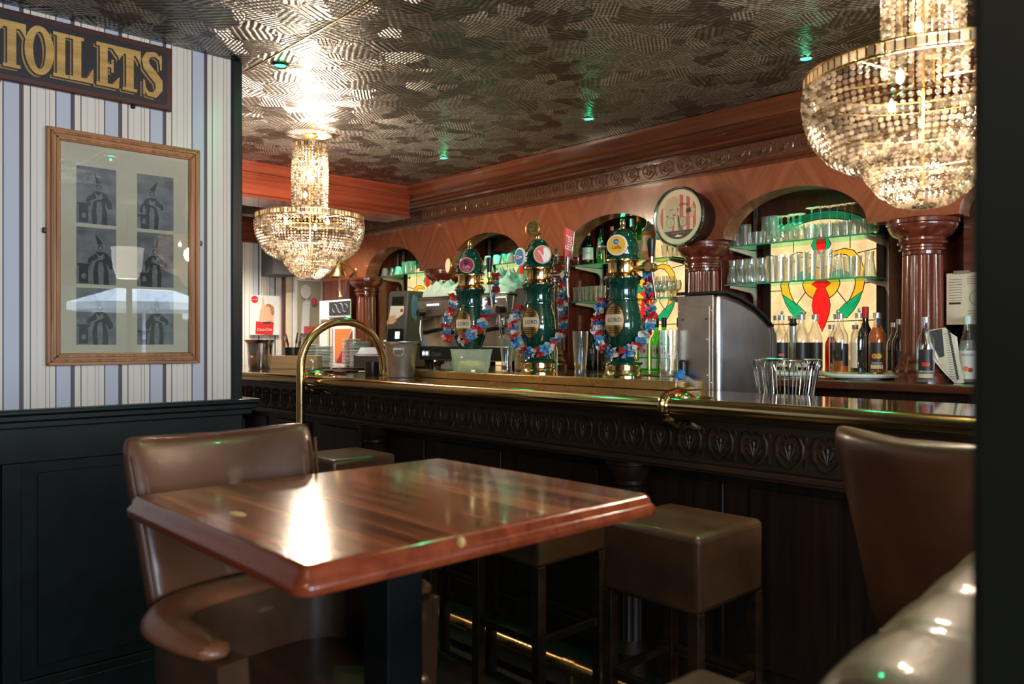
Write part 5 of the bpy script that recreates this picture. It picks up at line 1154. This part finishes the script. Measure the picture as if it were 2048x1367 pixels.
# wire basket
wb = empty('wire_basket', (-1.60, 3.0, .9305), 'tapering chrome wire basket behind the counter edge', 'basket')
MB().tube([(.130*math.cos(a), .130*math.sin(a), .318) for a in [2*PI*i/48 for i in range(48)]], .0035, 8, closed=True).build('rim_wire', M['chrome'], wb)
for i in range(15):
    a = 2*PI*i/15; b = a+.28; c = (a+b)/2
    P = lambda r, t, z: (r*math.cos(t), r*math.sin(t), z)
    MB().tube([P(.08, a, .01), P(.122, a, .275), P(.127, a+.03, .297), P(.129, c-.04, .312), P(.129, c+.04, .312), P(.127, b-.03, .297), P(.122, b, .275), P(.08, b, .01)], .0026, 6).build('loop_wire', M['chrome'], wb)
MB().tube([(.08*math.cos(a), .08*math.sin(a), .006) for a in [2*PI*i/36 for i in range(36)]], .0035, 8, closed=True).tube([(-.08, 0, .006), (.08, 0, .006)], .003, 6).build('base_wire', M['chrome'], wb)
# ================================================================ clock
ck = empty('wall_clock', (-2.606, 3.70, 2.01), 'round chrome-rimmed wall clock with striped red and cream printed face', 'clock')
CM = Mface((0, 0, 0), 0, -1)
R = .165; E = lambda prof: [(r, z) for r, z in prof]
ax = Matrix.Rotation(PI/2, 4, 'X')
def cl(prof, nme, mt, n=48):
    m = MB(ax); m.lathe(prof, n); return m.build(nme, M[mt], ck)
cl([(0, -.148), (.138, -.148), (.150, -.10), (.158, -.03), (.160, .0), (0, .0)], 'clock_drum', 'darkwood')
m = MB(ax); m.lathe([(.157, -.004), (.166, 0), (.168, .008), (.164, .016), (.158, .018), (.152, .014), (.148, .004), (.157, -.004)], 56, cap=False); m.build('chrome_rim', M['chrome'], ck)
cl([(0, .0), (.150, .0), (.149, .006), (.128, .003), (0, .003)], 'cream_dial', 'cream')
def disc_clip(poly_fn): pass
m = MB(CM)
def vbar(m, a, b, z0=None, R=.122, y=-.0042, lo=-.075):
    n = 6; top = [(a+(b-a)*i/n, math.sqrt(max(0, R*R-(a+(b-a)*i/n)**2))) for i in range(n+1)]
    bot = [(u, max(lo, -v)) for u, v in top][::-1]
    m.prism(top+bot, y, -.003)
for a, b in ((-.121, -.104), (.008, .030), (.052, .074), (.094, .112), (-.045, -.028)): vbar(m, a, b)
m.build('red_stripe', M['pinkred'], ck, sm=0)
m = MB(CM); m.prism([(-.085, .03), (-.088, .06), (-.07, .09), (-.035, .102), (.0, .088), (-.004, .06), (.004, .045), (-.004, .035), (-.006, .018), (-.02, .004), (-.05, .0), (-.055, -.075), (-.10, -.072), (-.095, -.02)], -.0050, -.004); m.build('printed_face', M['label_cream'], ck, sm=0)
m = MB(CM); m.prism([(-.09, .045), (-.094, .075), (-.07, .105), (-.03, .115), (.002, .095), (-.02, .092), (-.05, .088), (-.072, .07)], -.0054, -.005); m.build('printed_hair', M['skin'], ck, sm=0)
MB(CM).prism(circ(.012, 10, -.028, .012, rz=.006), -.0056, -.005).build('printed_lips', M['pinkred'], ck, sm=0)
m = MB(CM).prism(circ(.007, 8, -.072, .008), -.0056, -.005).prism([(-.006, .05), (.0, .05), (.0, .03), (-.006, .03)], -.0056, -.005); m.build('printed_blue', M['blue'], ck, sm=0)
MB(CM).prism([(.050, .038), (.080, .044), (.082, .020), (.052, .014)], -.0054, -.004).prism([(-.058, .045), (-.036, .046), (-.036, .043), (-.058, .042)], -.0056, -.005).build('printed_screen', M['ink'], ck, sm=0)
MB(CM).prism([(.078, .044), (.092, .058), (.108, .030), (.10, .0), (.085, -.012), (.07, .0), (.084, .02)], -.0052, -.004).build('printed_hand', M['skin'], ck, sm=0)
for cx in (-.052, .030):
    m = MB(CM).prism(circ(.028, 20, cx, -.028), -.0060, -.004); o = m.build('small_dial', M['label_cream'], ck, sm=0)
    MB(CM).tube([(cx+u, -.0062, -.028+v) for u, v in circ(.026, 20)], .0009, 4, closed=True).tube([(cx, -.0063, -.028), (cx+.008, -.0063, -.018)], .0008, 4).tube([(cx, -.0063, -.028), (cx-.002, -.0063, -.040)], .0008, 4).build('dial_ring', M['ink'], o)
n = 12; bot = [(.1225*math.cos(a), .1225*math.sin(a)) for a in [math.radians(-142+104*i/n) for i in range(n+1)]]
MB(CM).prism(bot, -.0050, -.004).build('dark_band', M['ink'], ck, sm=0)
MB(CM).text('Offrez', .024, .034, .066, -.0056, shear=.3).build('lettering', M['inkb'], ck, sm=0)
MB(CM).text('SWISS WATCH', .013, .0, -.088, -.0056).build('lettering', M['pinkred'], ck, sm=0)
MB(CM).text('offert', .018, .0, -.105, -.0056, shear=.3).build('lettering', M['alu'], ck, sm=0)
MB(CM).prism([(-.002, .008), (.004, .008), (.014, -.068), (.010, -.070)], -.0075, -.0065).build('clock_hand', M['inkb'], ck, sm=0)
MB(CM).prism([(-.003, .008), (.003, .008), (.004, -.075), (.0, -.078)], -.0085, -.0077).build('clock_hand', M['inkb'], ck, sm=0)
m = MB(ax); m.lathe([(0, .0125), (.149, .011), (.149, .0105)], 40, cap=False); m.build('clock_pane', M['pane'], ck)
# ================================================================ brass bell
bl = empty('brass_bell', (-6.20, 3.72, 1.89), 'brass bell with a pale knotted rope mounted on the wood panel', 'bell')
MB().lathe([(.086, 0), (.088, .003), (.075, .018), (.058, .045), (.049, .08), (.046, .105), (.034, .118), (.01, .122), (.006, .125)], 32, cap=False).lathe([(.0, .12), (.014, .122), (.012, .135), (.016, .142), (.010, .155), (0, .158)], 16).build('bell_body', M['brass2'], bl)
MB().tube([(0, 0, .135), (.02, .02, .14), (.05, .08, .09), (.055, .127, .06)], .010, 10).ball((.055, .125, .05), .026, (1, .3, 1.6), 12).build('wall_bracket', M['brass2'], bl)
MB().tube([(0, 0, .10), (0, 0, .0), (-.004, 0, -.03), (.002, 0, -.07), (.0, 0, -.10), (.012, 0, -.15), (.014, 0, -.165)], [.004, .006, .009, .008, .011, .010, .012], 8).ball((.015, 0, -.172), .016, (1.2, 1, .8), 10).build('pull_rope', M['rope'], bl)
# ================================================================ things on the bar top
bk = empty('ice_bucket', (-3.735, 2.635, 1.121), 'dull aluminium ice bucket beside the brass hoop', 'bucket'); bk.scale = (1.1, 1.1, .97)
MB().lathe([(0, 0), (.066, 0), (.068, .004), (.082, .19), (.086, .196), (.094, .205), (.094, .208), (.085, .204), (.079, .19), (.064, .01), (0, .01)], 40, cap=False).build('bucket_wall', M['alu'], bk)
d = dirs((-3.735, 2.635))(-8); M0 = Mface((0, 0, 0), d[0], d[1])
MB(M0).tube([(-.022, -.080, .165), (-.024, -.088, .14), (-.014, -.090, .125), (.014, -.090, .125), (.024, -.088, .14), (.022, -.080, .165)], .0028, 6).box(-.026, .026, -.083, -.076, .160, .170).build('ring_handle', M['alu'], bk)
kb = empty('wine_bucket', (-5.614, 2.697, 1.121), 'shiny steel wine bucket with flared lip next to the striped wall edge', 'bucket')
MB().lathe([(0, 0), (.078, 0), (.08, .004), (.094, .17), (.096, .19), (.115, .212), (.117, .216), (.11, .212), (.092, .19), (.076, .01), (0, .01)], 40, cap=False).build('bucket_wall', M['chrome'], kb)
MB().tube([(.095*math.cos(a), .095*math.sin(a), .188) for a in [2*PI*i/36 for i in range(36)]], .003, 6, closed=True).build('lip_ring', M['chrome'], kb)
def obox(name, c, w, dd_, h, z, mt, label, cat, ang=46.9, group=None):
    return tag(MB(Matrix.Translation((c[0], c[1], z)) @ Matrix.Rotation(math.radians(ang), 4, 'Z')).box(-w/2, w/2, -dd_/2, dd_/2, 0, h).build(name, M[mt], None, bevel=.003), label, cat, group)
# pale wooden tray with cutlery caddy
wx = empty('wooden_box', (-5.50, 2.93, 1.121), 'pale wooden box full of cutlery on the bar top', 'box', None, math.radians(46.9))
m = MB()
for a in ((-.175, .175, -.08, -.068), (-.175, .175, .068, .08), (-.175, -.163, -.068, .068), (.163, .175, -.068, .068)): m.box(*a, 0, .098)
m.box(-.163, .163, -.068, .068, 0, .008); m.build('box_wall', M['pine'], wx, bevel=.002)
cd = empty('cutlery_pot', (-5.52, 2.91, 1.1305), 'round black pot holding upright cutlery in the wooden box', 'pot')
MB().lathe([(0, 0), (.055, 0), (.06, .12), (.062, .15), (.058, .15), (.054, .01), (0, .01)], 24, cap=False).build('pot_wall', M['black'], cd)
rn = random.Random(3)
for i in range(9):
    a = rn.uniform(0, 6.28); l = rn.uniform(.18, .235); sp = rn.uniform(.02, .06)
    x, y = .03*math.cos(a), .03*math.sin(a); x2, y2 = x+sp*math.cos(a), y+sp*math.sin(a)
    nm_ = 'spoon' if i % 2 else 'knife'
    m = MB().tube([(x*.6, y*.6, .02), (x2*.8, y2*.8, l*.8)], .004, 6)
    if i % 2: m.ball((x2, y2, l), .018, (1, .5, 1.5), 8)
    else: m.tube([(x2*.8, y2*.8, l*.8), (x2*1.1, y2*1.1, l*1.15)], [.009, .004], 6)
    o = m.build(nm_, M['chrome' if i % 3 else 'grey'], None); o.location = (-5.52, 2.91, 1.1305); tag(o, '%s standing in the black cutlery pot' % nm_, nm_, '%s pieces in the cutlery pot' % nm_)
# plate stacks: each plate its own thing
PM = None
def plates(cx, cy, n, r, where, z0=1.121):
    global PM
    for i in range(n):
        if PM is None:
            o = MB().lathe([(0, 0), (.042, 0), (.046, .002), (.072, .0068), (.0735, .008), (.072, .0092), (.05, .0052), (0, .004)], 28).build('saucer', M['mint'], None); PM = o.data
        else:
            o = bpy.data.objects.new('saucer', PM); C.objects.link(o)
        o.location = (cx+random.Random(i*7+int(cx*100)).uniform(-.002, .002), cy, z0+.0112*i); o.scale = (r, r, 1)
        tag(o, 'pale saucer in the %s' % where, 'saucer', 'saucers stacked in the %s' % where)
plates(-5.505, 3.17, 15, 1.0, 'front stack under the brass hoop')
plates(-5.40, 3.42, 18, 1.05, 'stack nearest the till')
plates(-5.76, 3.20, 16, 1.0, 'stack behind the wooden box')
plates(-5.68, 3.52, 20, 1.05, 'stack at the back by the glass door')
# black cup, salt shaker, papers and knife
tag(MB().lathe([(0, 0), (.041, 0), (.042, .003), (.042, .082), (.038, .082), (.037, .006), (0, .006)], 28, (-4.02, 2.63, 1.121)).build('black_beaker', M['black'], None), 'small black beaker under the brass hoop', 'beaker')
ss = empty('salt_shaker', (-4.93, 2.75, 1.121), 'small clear shaker beside the wooden box', 'shaker')
MB().lathe([(0, 0), (.020, 0), (.022, .01), (.019, .05), (.017, .06), (0, .06)], 12, cap=False).build('shaker_glass', M['glass'], ss); MB().lathe([(0, .058), (.017, .058), (.016, .074), (.008, .08), (0, .08)], 12).build('shaker_top', M['silvercap'], ss)
obox('paper_slip', (-4.62, 3.02), .20, .10, .002, 1.121, 'paper', 'white paper slip lying flat near the saucers', 'paper')
obox('serving_tray', (-4.75, 2.80), .30, .16, .012, 1.121, 'darkwood', 'dark flat serving board on the bar top behind the rail bracket', 'tray', 20)
ky = empty('knife', (-4.35, 2.66, 1.121), 'kitchen knife lying on the bar top by the black beaker', 'knife', None, .15)
MB().prism([(-.02, 0), (.13, .0), (.13, .02), (.02, .022)], .002, .004, 'xy').build('blade', M['chrome'], ky); MB().box(-.13, -.02, .002, .02, 0, .014).build('handle', M['black'], ky, bevel=.004)
# frosted tub with lemons
tu = empty('plastic_tub', (-3.30, 2.79, 1.1605), 'frosted plastic tub standing before the ruby-badged tower', 'tub')
d = dirs((-3.30, 2.79))(0); a = math.degrees(math.atan2(d[0], -d[1])); TR = Matrix.Rotation(math.radians(47), 4, 'Z')
rows = []
for hw, hd, z in ((.088, .055, 0), (.091, .057, .004), (.110, .072, .115), (.114, .076, .118), (.114, .076, .121)): rows.append([tuple(TR @ Vector((u, v, z))) for u, v in rrect(-hw, hw, -hd, hd, .018, 4)])
m = MB().grid(rows, cu=True); m.f.append(tuple(range(len(rows[0])))[::-1]); m.build('tub_wall', M['tub'], tu)
for i, (u, v) in enumerate(((.035, .0), (-.045, .005), (-.01, -.02))):
    p = TR @ Vector((u, v, .035)); o = MB().ball((0, 0, 0), .030, (1.1, .9, .9), 12).build('lemon_half', M['lemon'], None); o.location = (-3.30+p.x, 2.79+p.y, 1.1605+p.z)
    tag(o, 'lemon half inside the frosted tub, '+('the one toward the red-dregs glass', 'the one toward the ice bucket', 'the one in front')[i], 'lemon')
# ================================================================ coffee machine
cm = empty('coffee_machine', (-4.03, 3.5, 1.1375), 'large chrome and black espresso machine heaped with cloths', 'coffee machine'); cm.scale = (.85, 1, 1)
MB().box(-.56, .50, -.16, .18, .06, .155).build('drip_base', M['steel'], cm, bevel=.006)
MB().box(-.56, .50, -.165, -.158, .065, .150).build('base_fascia', M['black'], cm)
MB().box(-.55, .49, -.02, .18, .155, .36).build('rear_panel', M['steelw'], cm)
MB().box(-.56, -.545, -.15, .18, .155, .36).build('side_cheek', M['steelw'], cm)
MB().prism([(-.16, .36), (-.18, .46), (-.165, .475), (.18, .475), (.18, .36)], -.56, .50, 'yz').build('upper_housing', M['steelw'], cm, bevel=.006)
MB().box(-.58, .52, -.17, .19, .475, .490).build('cup_rack', M['chrome'], cm, bevel=.004)
for x in (-.55, -.50, .42, .47): MB().tube([(x, -.1, 0), (x, -.1, .06)], .02, 12).build('foot', M['black'], cm)
for gx in (-.36, -.02, .32):
    MB().tube([(gx, -.06, .40), (gx, -.06, .30)], [.045, .05], 20).lathe([(.052, .275), (.055, .28), (.055, .30), (.05, .305)], 20, (gx, -.06, 0)).build('group_head', M['chrome'], cm)
    MB().tube([(gx, -.06, .272), (gx+.02, -.17, .262), (gx+.03, -.27, .245)], [.012, .014, .017], 10).build('portafilter_handle', M['black'], cm)
    MB().tube([(gx, -.06, .275), (gx, -.06, .235), (gx-.02, -.08, .215)], .012, 8).build('portafilter_spout', M['chrome'], cm)
    m = MB()
    for i in range(6): m.ball((gx-.07+.027*i, -.176, .435), .008, n=8)
    m.build('lit_button', M['screen'], cm)
for x in (-.50, .14, .46):
    MB().tube([(x, -.1, .36), (x, -.19, .33), (x+.01, -.20, .25), (x+.03, -.20, .19)], .006, 8).build('steam_wand', M['chrome'], cm)
    MB().tube([(x, -.15, .385), (x, -.215, .38)], [.022, .026], 14).build('steam_knob', M['black'], cm)
MB().box(-.52, -.42, -.167, -.165, .085, .125).build('label_plate', M['chrome'], cm)
for x in (-.50, -.455): MB().tube([(x, -.170, .105), (x, -.166, .105)], .013, 12).build('power_light', M['bluescreen'], cm)
MB(Matrix.Translation((-.34, -.1665, .10))).text('Cimbali', .04, 0, 0, 0, shear=.3).build('lettering', M['chrome'], cm, sm=0)
MB().box(.16, .26, -.183, -.178, .385, .455).build('touch_screen', M['screen'], cm)
MB().text('espresso', .018, .21, .42, -.184).build('lettering', M['pinkred'], cm, sm=0)
# second box unit at the towers
mo = empty('order_monitor', (-3.49, 3.40, 1.1375), 'dark tilted screen unit behind the tallest tower', 'monitor')
MM = Mface((0, 0, .42), 0, -1, -.15)
MB(MM).prism(rrect(-.12, .12, -.08, .09, .03), -.02, .03).build('screen_case', M['chrome'], mo, bevel=.004); MB(MM).prism(rrect(-.105, .105, -.065, .075, .02), -.023, -.0205).build('screen', M['black'], mo)
MB().box(-.03, .03, .0, .04, 0, .36).box(-.06, .06, -.06, .09, 0, .012).build('stand', M['black'], mo)
def cloth(name, cx, cy, z, w, dd_, h, mt, label, seed):
    rn = random.Random(seed); ph = [rn.uniform(0, 6) for _ in range(8)]; n = 26; rows = []
    for j in range(n+1):
        v = -1+2*j/n; row = []
        for i in range(n+1):
            u = -1+2*i/n; e = max(0, 1-max(abs(u), abs(v))**4)
            k = .60+.16*math.sin(5*u+ph[0]+3*v)+.18*math.sin(9*v+ph[1]-4*u)+.12*math.sin(14*u+ph[2]+7*v)+.08*math.sin(21*u-12*v+ph[4])
            rg = abs((2.2*u+1.1*v+ph[5]/6+.15*math.sin(5*v)) % 1-.5)*2; rg2 = abs((1.3*u-2.3*v+ph[6]/6+.12*math.sin(6*u)) % 1-.5)*2; row.append((cx+u*w+.012*math.sin(7*v+ph[3]), cy+v*dd_, z+h*(.35+.35*rg+.3*rg2)*max(0, 1-abs(u)**3)**.5*max(0, 1-abs(v)**4)**.5*(1+.25*math.sin(2.2*u+ph[0]))+.002))
        rows.append(row)
    m = MB().grid(rows); return tag(m.build(name, M[mt], None, sm=50), label, 'cloth')
cloth('cloth', -4.28, 3.50, 1.628, .22, .15, .13, 'towelw', 'rumpled pale cloth on the coffee machine beside the grinder', 5)
cloth('cloth', -3.80, 3.50, 1.628, .19, .15, .17, 'towel', 'heaped mint-green cloth on the coffee machine between two towers', 9)
cloth('cloth', -4.15, 3.345, 1.139, .09, .035, .05, 'inkm', 'grey rag crumpled on the worktop under the coffee machine', 11)
# small card and flyer leaning on the machine
tag(MB(Mface((-4.42, 3.318, 1.294), -.2, -1)).prism([(-.05, 0), (.045, 0), (.005, .085)], -.002, .002).build('folded_card', M['paleblue'], None), 'little white folded card on the machine drip base', 'card')
# coffee grinder with display
gr = empty('coffee_grinder', (-4.72, 3.36, 1.1375), 'tall black coffee grinder with a small blue display and photo stickers', 'grinder')
GM = Matrix.Rotation(math.radians(14), 4, 'Z')
m = MB(GM).prism([(-.10, .16), (-.06, .53), (-.05, .545), (.12, .545), (.16, .40), (.16, .16)], -.09, .09, 'yz'); m.build('grinder_body', M['grey'], gr, bevel=.012, seg=3)
MB(GM).box(-.10, .10, -.12, .16, 0, .16).build('grinder_base', M['black'], gr, bevel=.01)
FM = GM @ Matrix.Translation((0, -.1, .16)) @ Matrix.Rotation(math.atan2(-.04, .37), 4, 'X')
MB(FM).box(-.082, .082, -.004, 0, .0, .365).build('front_plate', M['grey'], gr, bevel=.002)
MB(FM).box(-.05, .055, -.006, -.004, .285, .345).build('dark_window', M['black'], gr)
MB(FM).box(.0, .04, -.006, -.004, .045, .095).build('blue_display', M['bluescreen'], gr); MB(FM).box(-.07, .075, -.0055, -.004, .02, .115).build('display_panel', M['black'], gr)
MB(FM).prism([(-.07, .19), (-.06, .28), (.065, .275), (.06, .22), (.0, .185)], -.0062, -.004).build('white_sticker', M['white'], gr); MB(FM).prism([(-.075, .15), (-.07, .205), (-.01, .215), (.0, .17), (-.03, .15)], -.0066, -.004).build('hand_sticker', M['skin'], gr)
MB(FM).prism(circ(.014, 8, .045, .245), -.0066, -.004).build('red_sticker', M['red'], gr); MB(FM).box(-.005, .03, -.006, -.004, .01, .018).build('white_switch', M['screen'], gr)
MB(GM).prism([(-.02, .36), (.02, .33), (.05, .40), (.04, .50), (-.01, .52), (-.03, .45)], .0905, .0925, 'yz').build('blue_sticker', M['paleblue'], gr)
# utensil tray shelf, card terminal and the boards near the column
tl = empty('card_till', (-5.18, 3.45, 1.121), 'low dark till unit beside the stacked saucers', 'till')
MB(Matrix.Rotation(.5, 4, 'Z')).box(-.17, .17, -.09, .09, 0, .11).build('till_body', M['grey'], tl, bevel=.01)
MB(Matrix.Rotation(.5, 4, 'Z')).prism([(-.10, .09), (.09, .11), (.09, .15), (-.02, .16)], -.15, .15, 'yz').build('till_keypad', M['grey'], tl, bevel=.006)
tag(MB().box(-5.10, -4.985, 3.0, 3.30, 1.121, 1.136).build('wooden_shelf', M['mahog'], None, bevel=.003), 'small reddish wooden board under the till end', 'board')
bd = empty('menu_board', (-6.17, 3.66, 1.121), 'large white and red printed board standing before the corner column', 'board')
BM = Mface((0, 0, 0), 0, -1)
MB(BM).box(-.27, .24, 0, .012, 0, .565).build('board_sheet', M['white'], bd)
MB(BM).box(-.10, .24, -.003, 0, .43, .55).build('dark_heading', M['ink'], bd)
MB(BM).box(-.25, -.13, -.003, 0, .30, .40).box(-.10, .18, -.003, 0, .22, .42).build('grey_drawing', M['inkm'], bd)
MB(BM).tube([(.0+u, -.004, .49+v) for u, v in circ(.035, 16)], .005, 4, closed=True).tube([(.09+u, -.004, .49+v) for u, v in circ(.04, 16)], .006, 4, closed=True).tube([(.17+u, -.004, .49+v) for u, v in circ(.035, 16)], .005, 4, closed=True).build('heading_loops', M['inkm'], bd)
rb = empty('red_folder', (-5.98, 3.61, 1.121), 'orange and dark red folder with coloured stripes leaning by the column', 'folder')
MB(BM).box(-.26, .20, 0, .012, 0, .335).build('folder_cover', M['white'], rb)
MB(BM).prism([(-.11, .02), (-.11, .31), (.16, .31), (-.10, .02)], -.002, 0).build('orange_field', M['orange'], rb, sm=0)
MB(BM).prism([(-.09, .02), (.17, .30), (.17, .02)], -.003, -.002).build('dark_red_field', M['darkred'], rb, sm=0)
for i, (mt, q) in enumerate((('blue', -.21), ('pinkred', -.165), ('yellow', -.235))): MB(BM).prism([(q, .02), (q+.016, .02), (q+.02, .32), (q+.004, .32)], -.002, 0).build('cover_stripe', M[mt], rb, sm=0)
fg = empty('ornament', (-5.72, 4.05, 1.44), 'small bearded figurine on the dark rack inside the far niche', 'ornament')
MB().ball((0, 0, .10), .028, (1, 1, 1.1), 12).ball((0, 0, .045), .035, (1, .8, 1.3), 12).build('figurine_body', M['mint'], fg); MB().lathe([(.026, .115), (.018, .14), (.004, .165), (0, .166)], 12).build('figurine_hat', M['pinkred'], fg)
rk = empty('utensil_rack', (-5.72, 4.05, 1.1375), 'dark little rack with bar tools inside the far niche', 'rack')
MB().box(-.12, .12, -.06, .06, .28, .30).box(-.12, .12, -.06, .06, .13, .145).box(-.12, -.105, -.06, .06, 0, .28).box(.105, .12, -.06, .06, 0, .28).build('rack_frame', M['darkwood'], rk)
MB().box(-.05, .03, -.02, .02, .145, .26).build('brown_jar', M['pine'], rk); MB().tube([(.07, -.03, .0), (.06, -.03, .11)], .012, 8).build('orange_opener', M['orange'], rk)
for i, (x, h_, mt) in enumerate(((-5.55, .36, 'mint'), (-5.60, .20, 'mint'))):
    o = MB().box(-.022, .022, -.008, .008, 0, h_).build('upright_sleeve', M[mt], None, bevel=.005); o.location = (x, 3.80, 1.1375); tag(o, ('tall' if i == 0 else 'short')+' pale upright sleeve beside the grinder', 'sleeve')
# ================================================================ far corner
sp = empty('loudspeaker', (-6.86, 3.50, 1.925), 'dark grey box loudspeaker high on the striped far wall', 'speaker')
MB().box(-.13, .10, -.13, .10, 0, .31).build('speaker_case', M['grey'], sp, bevel=.006); MB().box(.10, .108, -.12, .09, .01, .30).build('speaker_grille', M['grey'], sp)
po = empty('drinks_poster', (-6.985, 3.40, 1.385), 'white enamel cola sign with a red bottle crate and smiling figure', 'sign')
PMx = Mface((0, 0, 0), 1, 0)
MB(PMx).box(-.145, .145, -.012, 0, 0, .365).build('sign_plate', M['white'], po)
MB(PMx).prism(circ(.034, 24, -.102, .325), -.0135, -.012).build('red_disc', M['red'], po, sm=0); MB(PMx).text('Coca-Cola', .0125, -.102, .325, -.014, shear=.3).build('lettering', M['white'], po, sm=0)
MB(PMx).prism([(-.095, .01), (.075, -.0), (.085, .115), (.06, .125), (-.02, .120), (-.09, .125)], -.0145, -.012).build('red_crate', M['red'], po, sm=0); MB(PMx).text('Coca-Cola', .034, -.01, .05, -.0155, shear=.35).build('lettering', M['white'], po, sm=0)
m = MB(PMx).prism([(-.06, .13), (-.05, .22), (-.03, .27), (-.03, .34), (-.018, .35), (-.008, .30), (.002, .25), (.05, .24), (.085, .19), (.08, .12)], -.0135, -.012).prism(circ(.030, 16, .02, .235, rz=.036), -.0145, -.012); m.build('printed_figure', M['skin'], po, sm=0)
MB(PMx).prism([(.0, .25), (.01, .285), (.045, .29), (.085, .26), (.09, .20), (.07, .18), (.055, .21), (.05, .25), (.02, .268)], -.0150, -.012).build('printed_hair', M['hair'], po, sm=0)
MB(PMx).prism([(-.03, .12), (.06, .122), (.05, .105), (-.02, .105)], -.0152, -.0145).build('printed_bottle', M['ink'], po, sm=0)
fd = empty('glass_door_cabinet', (-6.97, 3.83, .9), 'white-framed glass door cabinet with faded etched figure', 'cabinet')
m = MB()
for a in ((-.17, .17, 1.00, 1.045), (-.17, .17, .0, .05)): m.box(0, .04, a[0], a[1], a[2], a[3])
m.box(0, .04, -.17, -.125, .05, 1.0).box(0, .04, .13, .17, .05, 1.0); m.build('door_frame', M['white'], fd, bevel=.004)
MB().box(.015, .022, -.125, .13, .05, 1.0).build('door_pane', M['fridgeglass'], fd); MB().box(-.02, .002, -.17, .17, 0, 1.045).build('cabinet_back', M['paper'], fd)
m = MB(Mface((.023, 0, 0), 1, 0)).prism(circ(.055, 16, -.03, .90, rz=.07), -.001, 0).prism([(-.08, .50), (-.06, .80), (-.02, .83), (.02, .80), (.0, .5)], -.001, 0); m.build('etched_figure', M['white'], fd, sm=0)
MB(Mface((.024, 0, 0), 1, 0)).prism(circ(.035, 16, .06, .81), -.001, 0).box(-.05, .10, -.001, 0, .50, .57).build('red_print', M['pinkred'], fd, sm=0)
MB().box(0, .035, -.235, -.18, 0, 1.10).box(0, .04, -.235, .18, 1.06, 1.12).build('cream_surround', M['cream'], fd, bevel=.003)
obox('bill_pile', (-5.98, 2.62), .12, .08, .03, 1.121, 'black', 'black card reader at the wall end of the bar', 'card reader', 30)
# paper menu and magazine by the post
mn = empty('paper_menu', (-1.235, 4.0, 1.40), 'cream paper menu with a penny-farthing drawing pinned to the red panel', 'menu')
NM = Mface((0, 0, 0), 0, -1)
MB(NM).box(-.10, .11, -.003, 0, 0, .235).build('menu_sheet', M['paper'], mn)
MB(NM).box(-.07, -.0, -.006, 0, .230, .245).build('clip', M['steel'], mn)
m = MB(NM); m.tube([(.03+u, -.0035, .12+v) for u, v in circ(.033, 24)], .001, 4, closed=True).tube([(.068+u, -.0035, .10+v) for u, v in circ(.009, 12)], .0008, 4, closed=True).tube([(.03, -.0035, .12), (.035, -.0035, .158), (.060, -.0035, .11)], .0008, 4).prism(circ(.004, 8, .03, .12), -.004, -.003)
for k in range(9): m.box(-.09, -.035, -.0036, -.003, .205-.012*k, .207-.012*k); m.box(-.015, .06, -.0036, -.003, .215-.008*(k % 5), .2165-.008*(k % 5))
for k in range(4): m.box(-.01, .08, -.0036, -.003, .06-.012*k, .062-.012*k)
m.box(-.09, -.04, -.0038, -.003, .092, .102); m.build('menu_print', M['ink'], mn, sm=0)
mg = empty('magazine', (-1.30, 3.83, 1.1375), 'open folded magazine leaning between the grenadine and almond bottles', 'magazine')
G2 = Mface((0, 0, 0), .35, -1)
for k in range(4):
    MB(G2).prism([(-.052-.004*k, .235-.004*k), (.015, .247-.003*k), (.052+.003*k, .205), (.088-.003*k, .004), (.070-.006*k, .0), (.035-.008*k, .045), (-.010-.008*k, .105), (-.038-.006*k, .17)], .004*k, .004*k+.0012).build('magazine_page', M['mount' if k % 2 == 0 else 'alu'], mg, sm=0)
MB(G2).prism([(-.050, .231), (.002, .242), (.012, .12), (-.008, .112), (-.036, .17)], -.0008, 0).build('page_photo', M['ink'], mg, sm=0)
tx_ = MB(G2)
for k in range(20): tx_.box(.012+.0024*k*.5, .036+.0019*k, -.0008, 0, .218-.0105*k, .2205-.0105*k)
tx_.build('page_text', M['inkm'], mg, sm=0)
MB(G2).prism([(.022, .240), (.034, .230), (.068, .02), (.060, .012)], -.0006, 0).build('page_fold', M['leadcame'], mg, sm=0)
# small dark flyer card behind the dispenser
tag(MB().box(-1.12, -1.02, 3.94, 3.97, 1.1375, 1.42).build('menu_card', M['ink'], None, bevel=.002), 'dark printed card by the post behind the almond bottle', 'card')
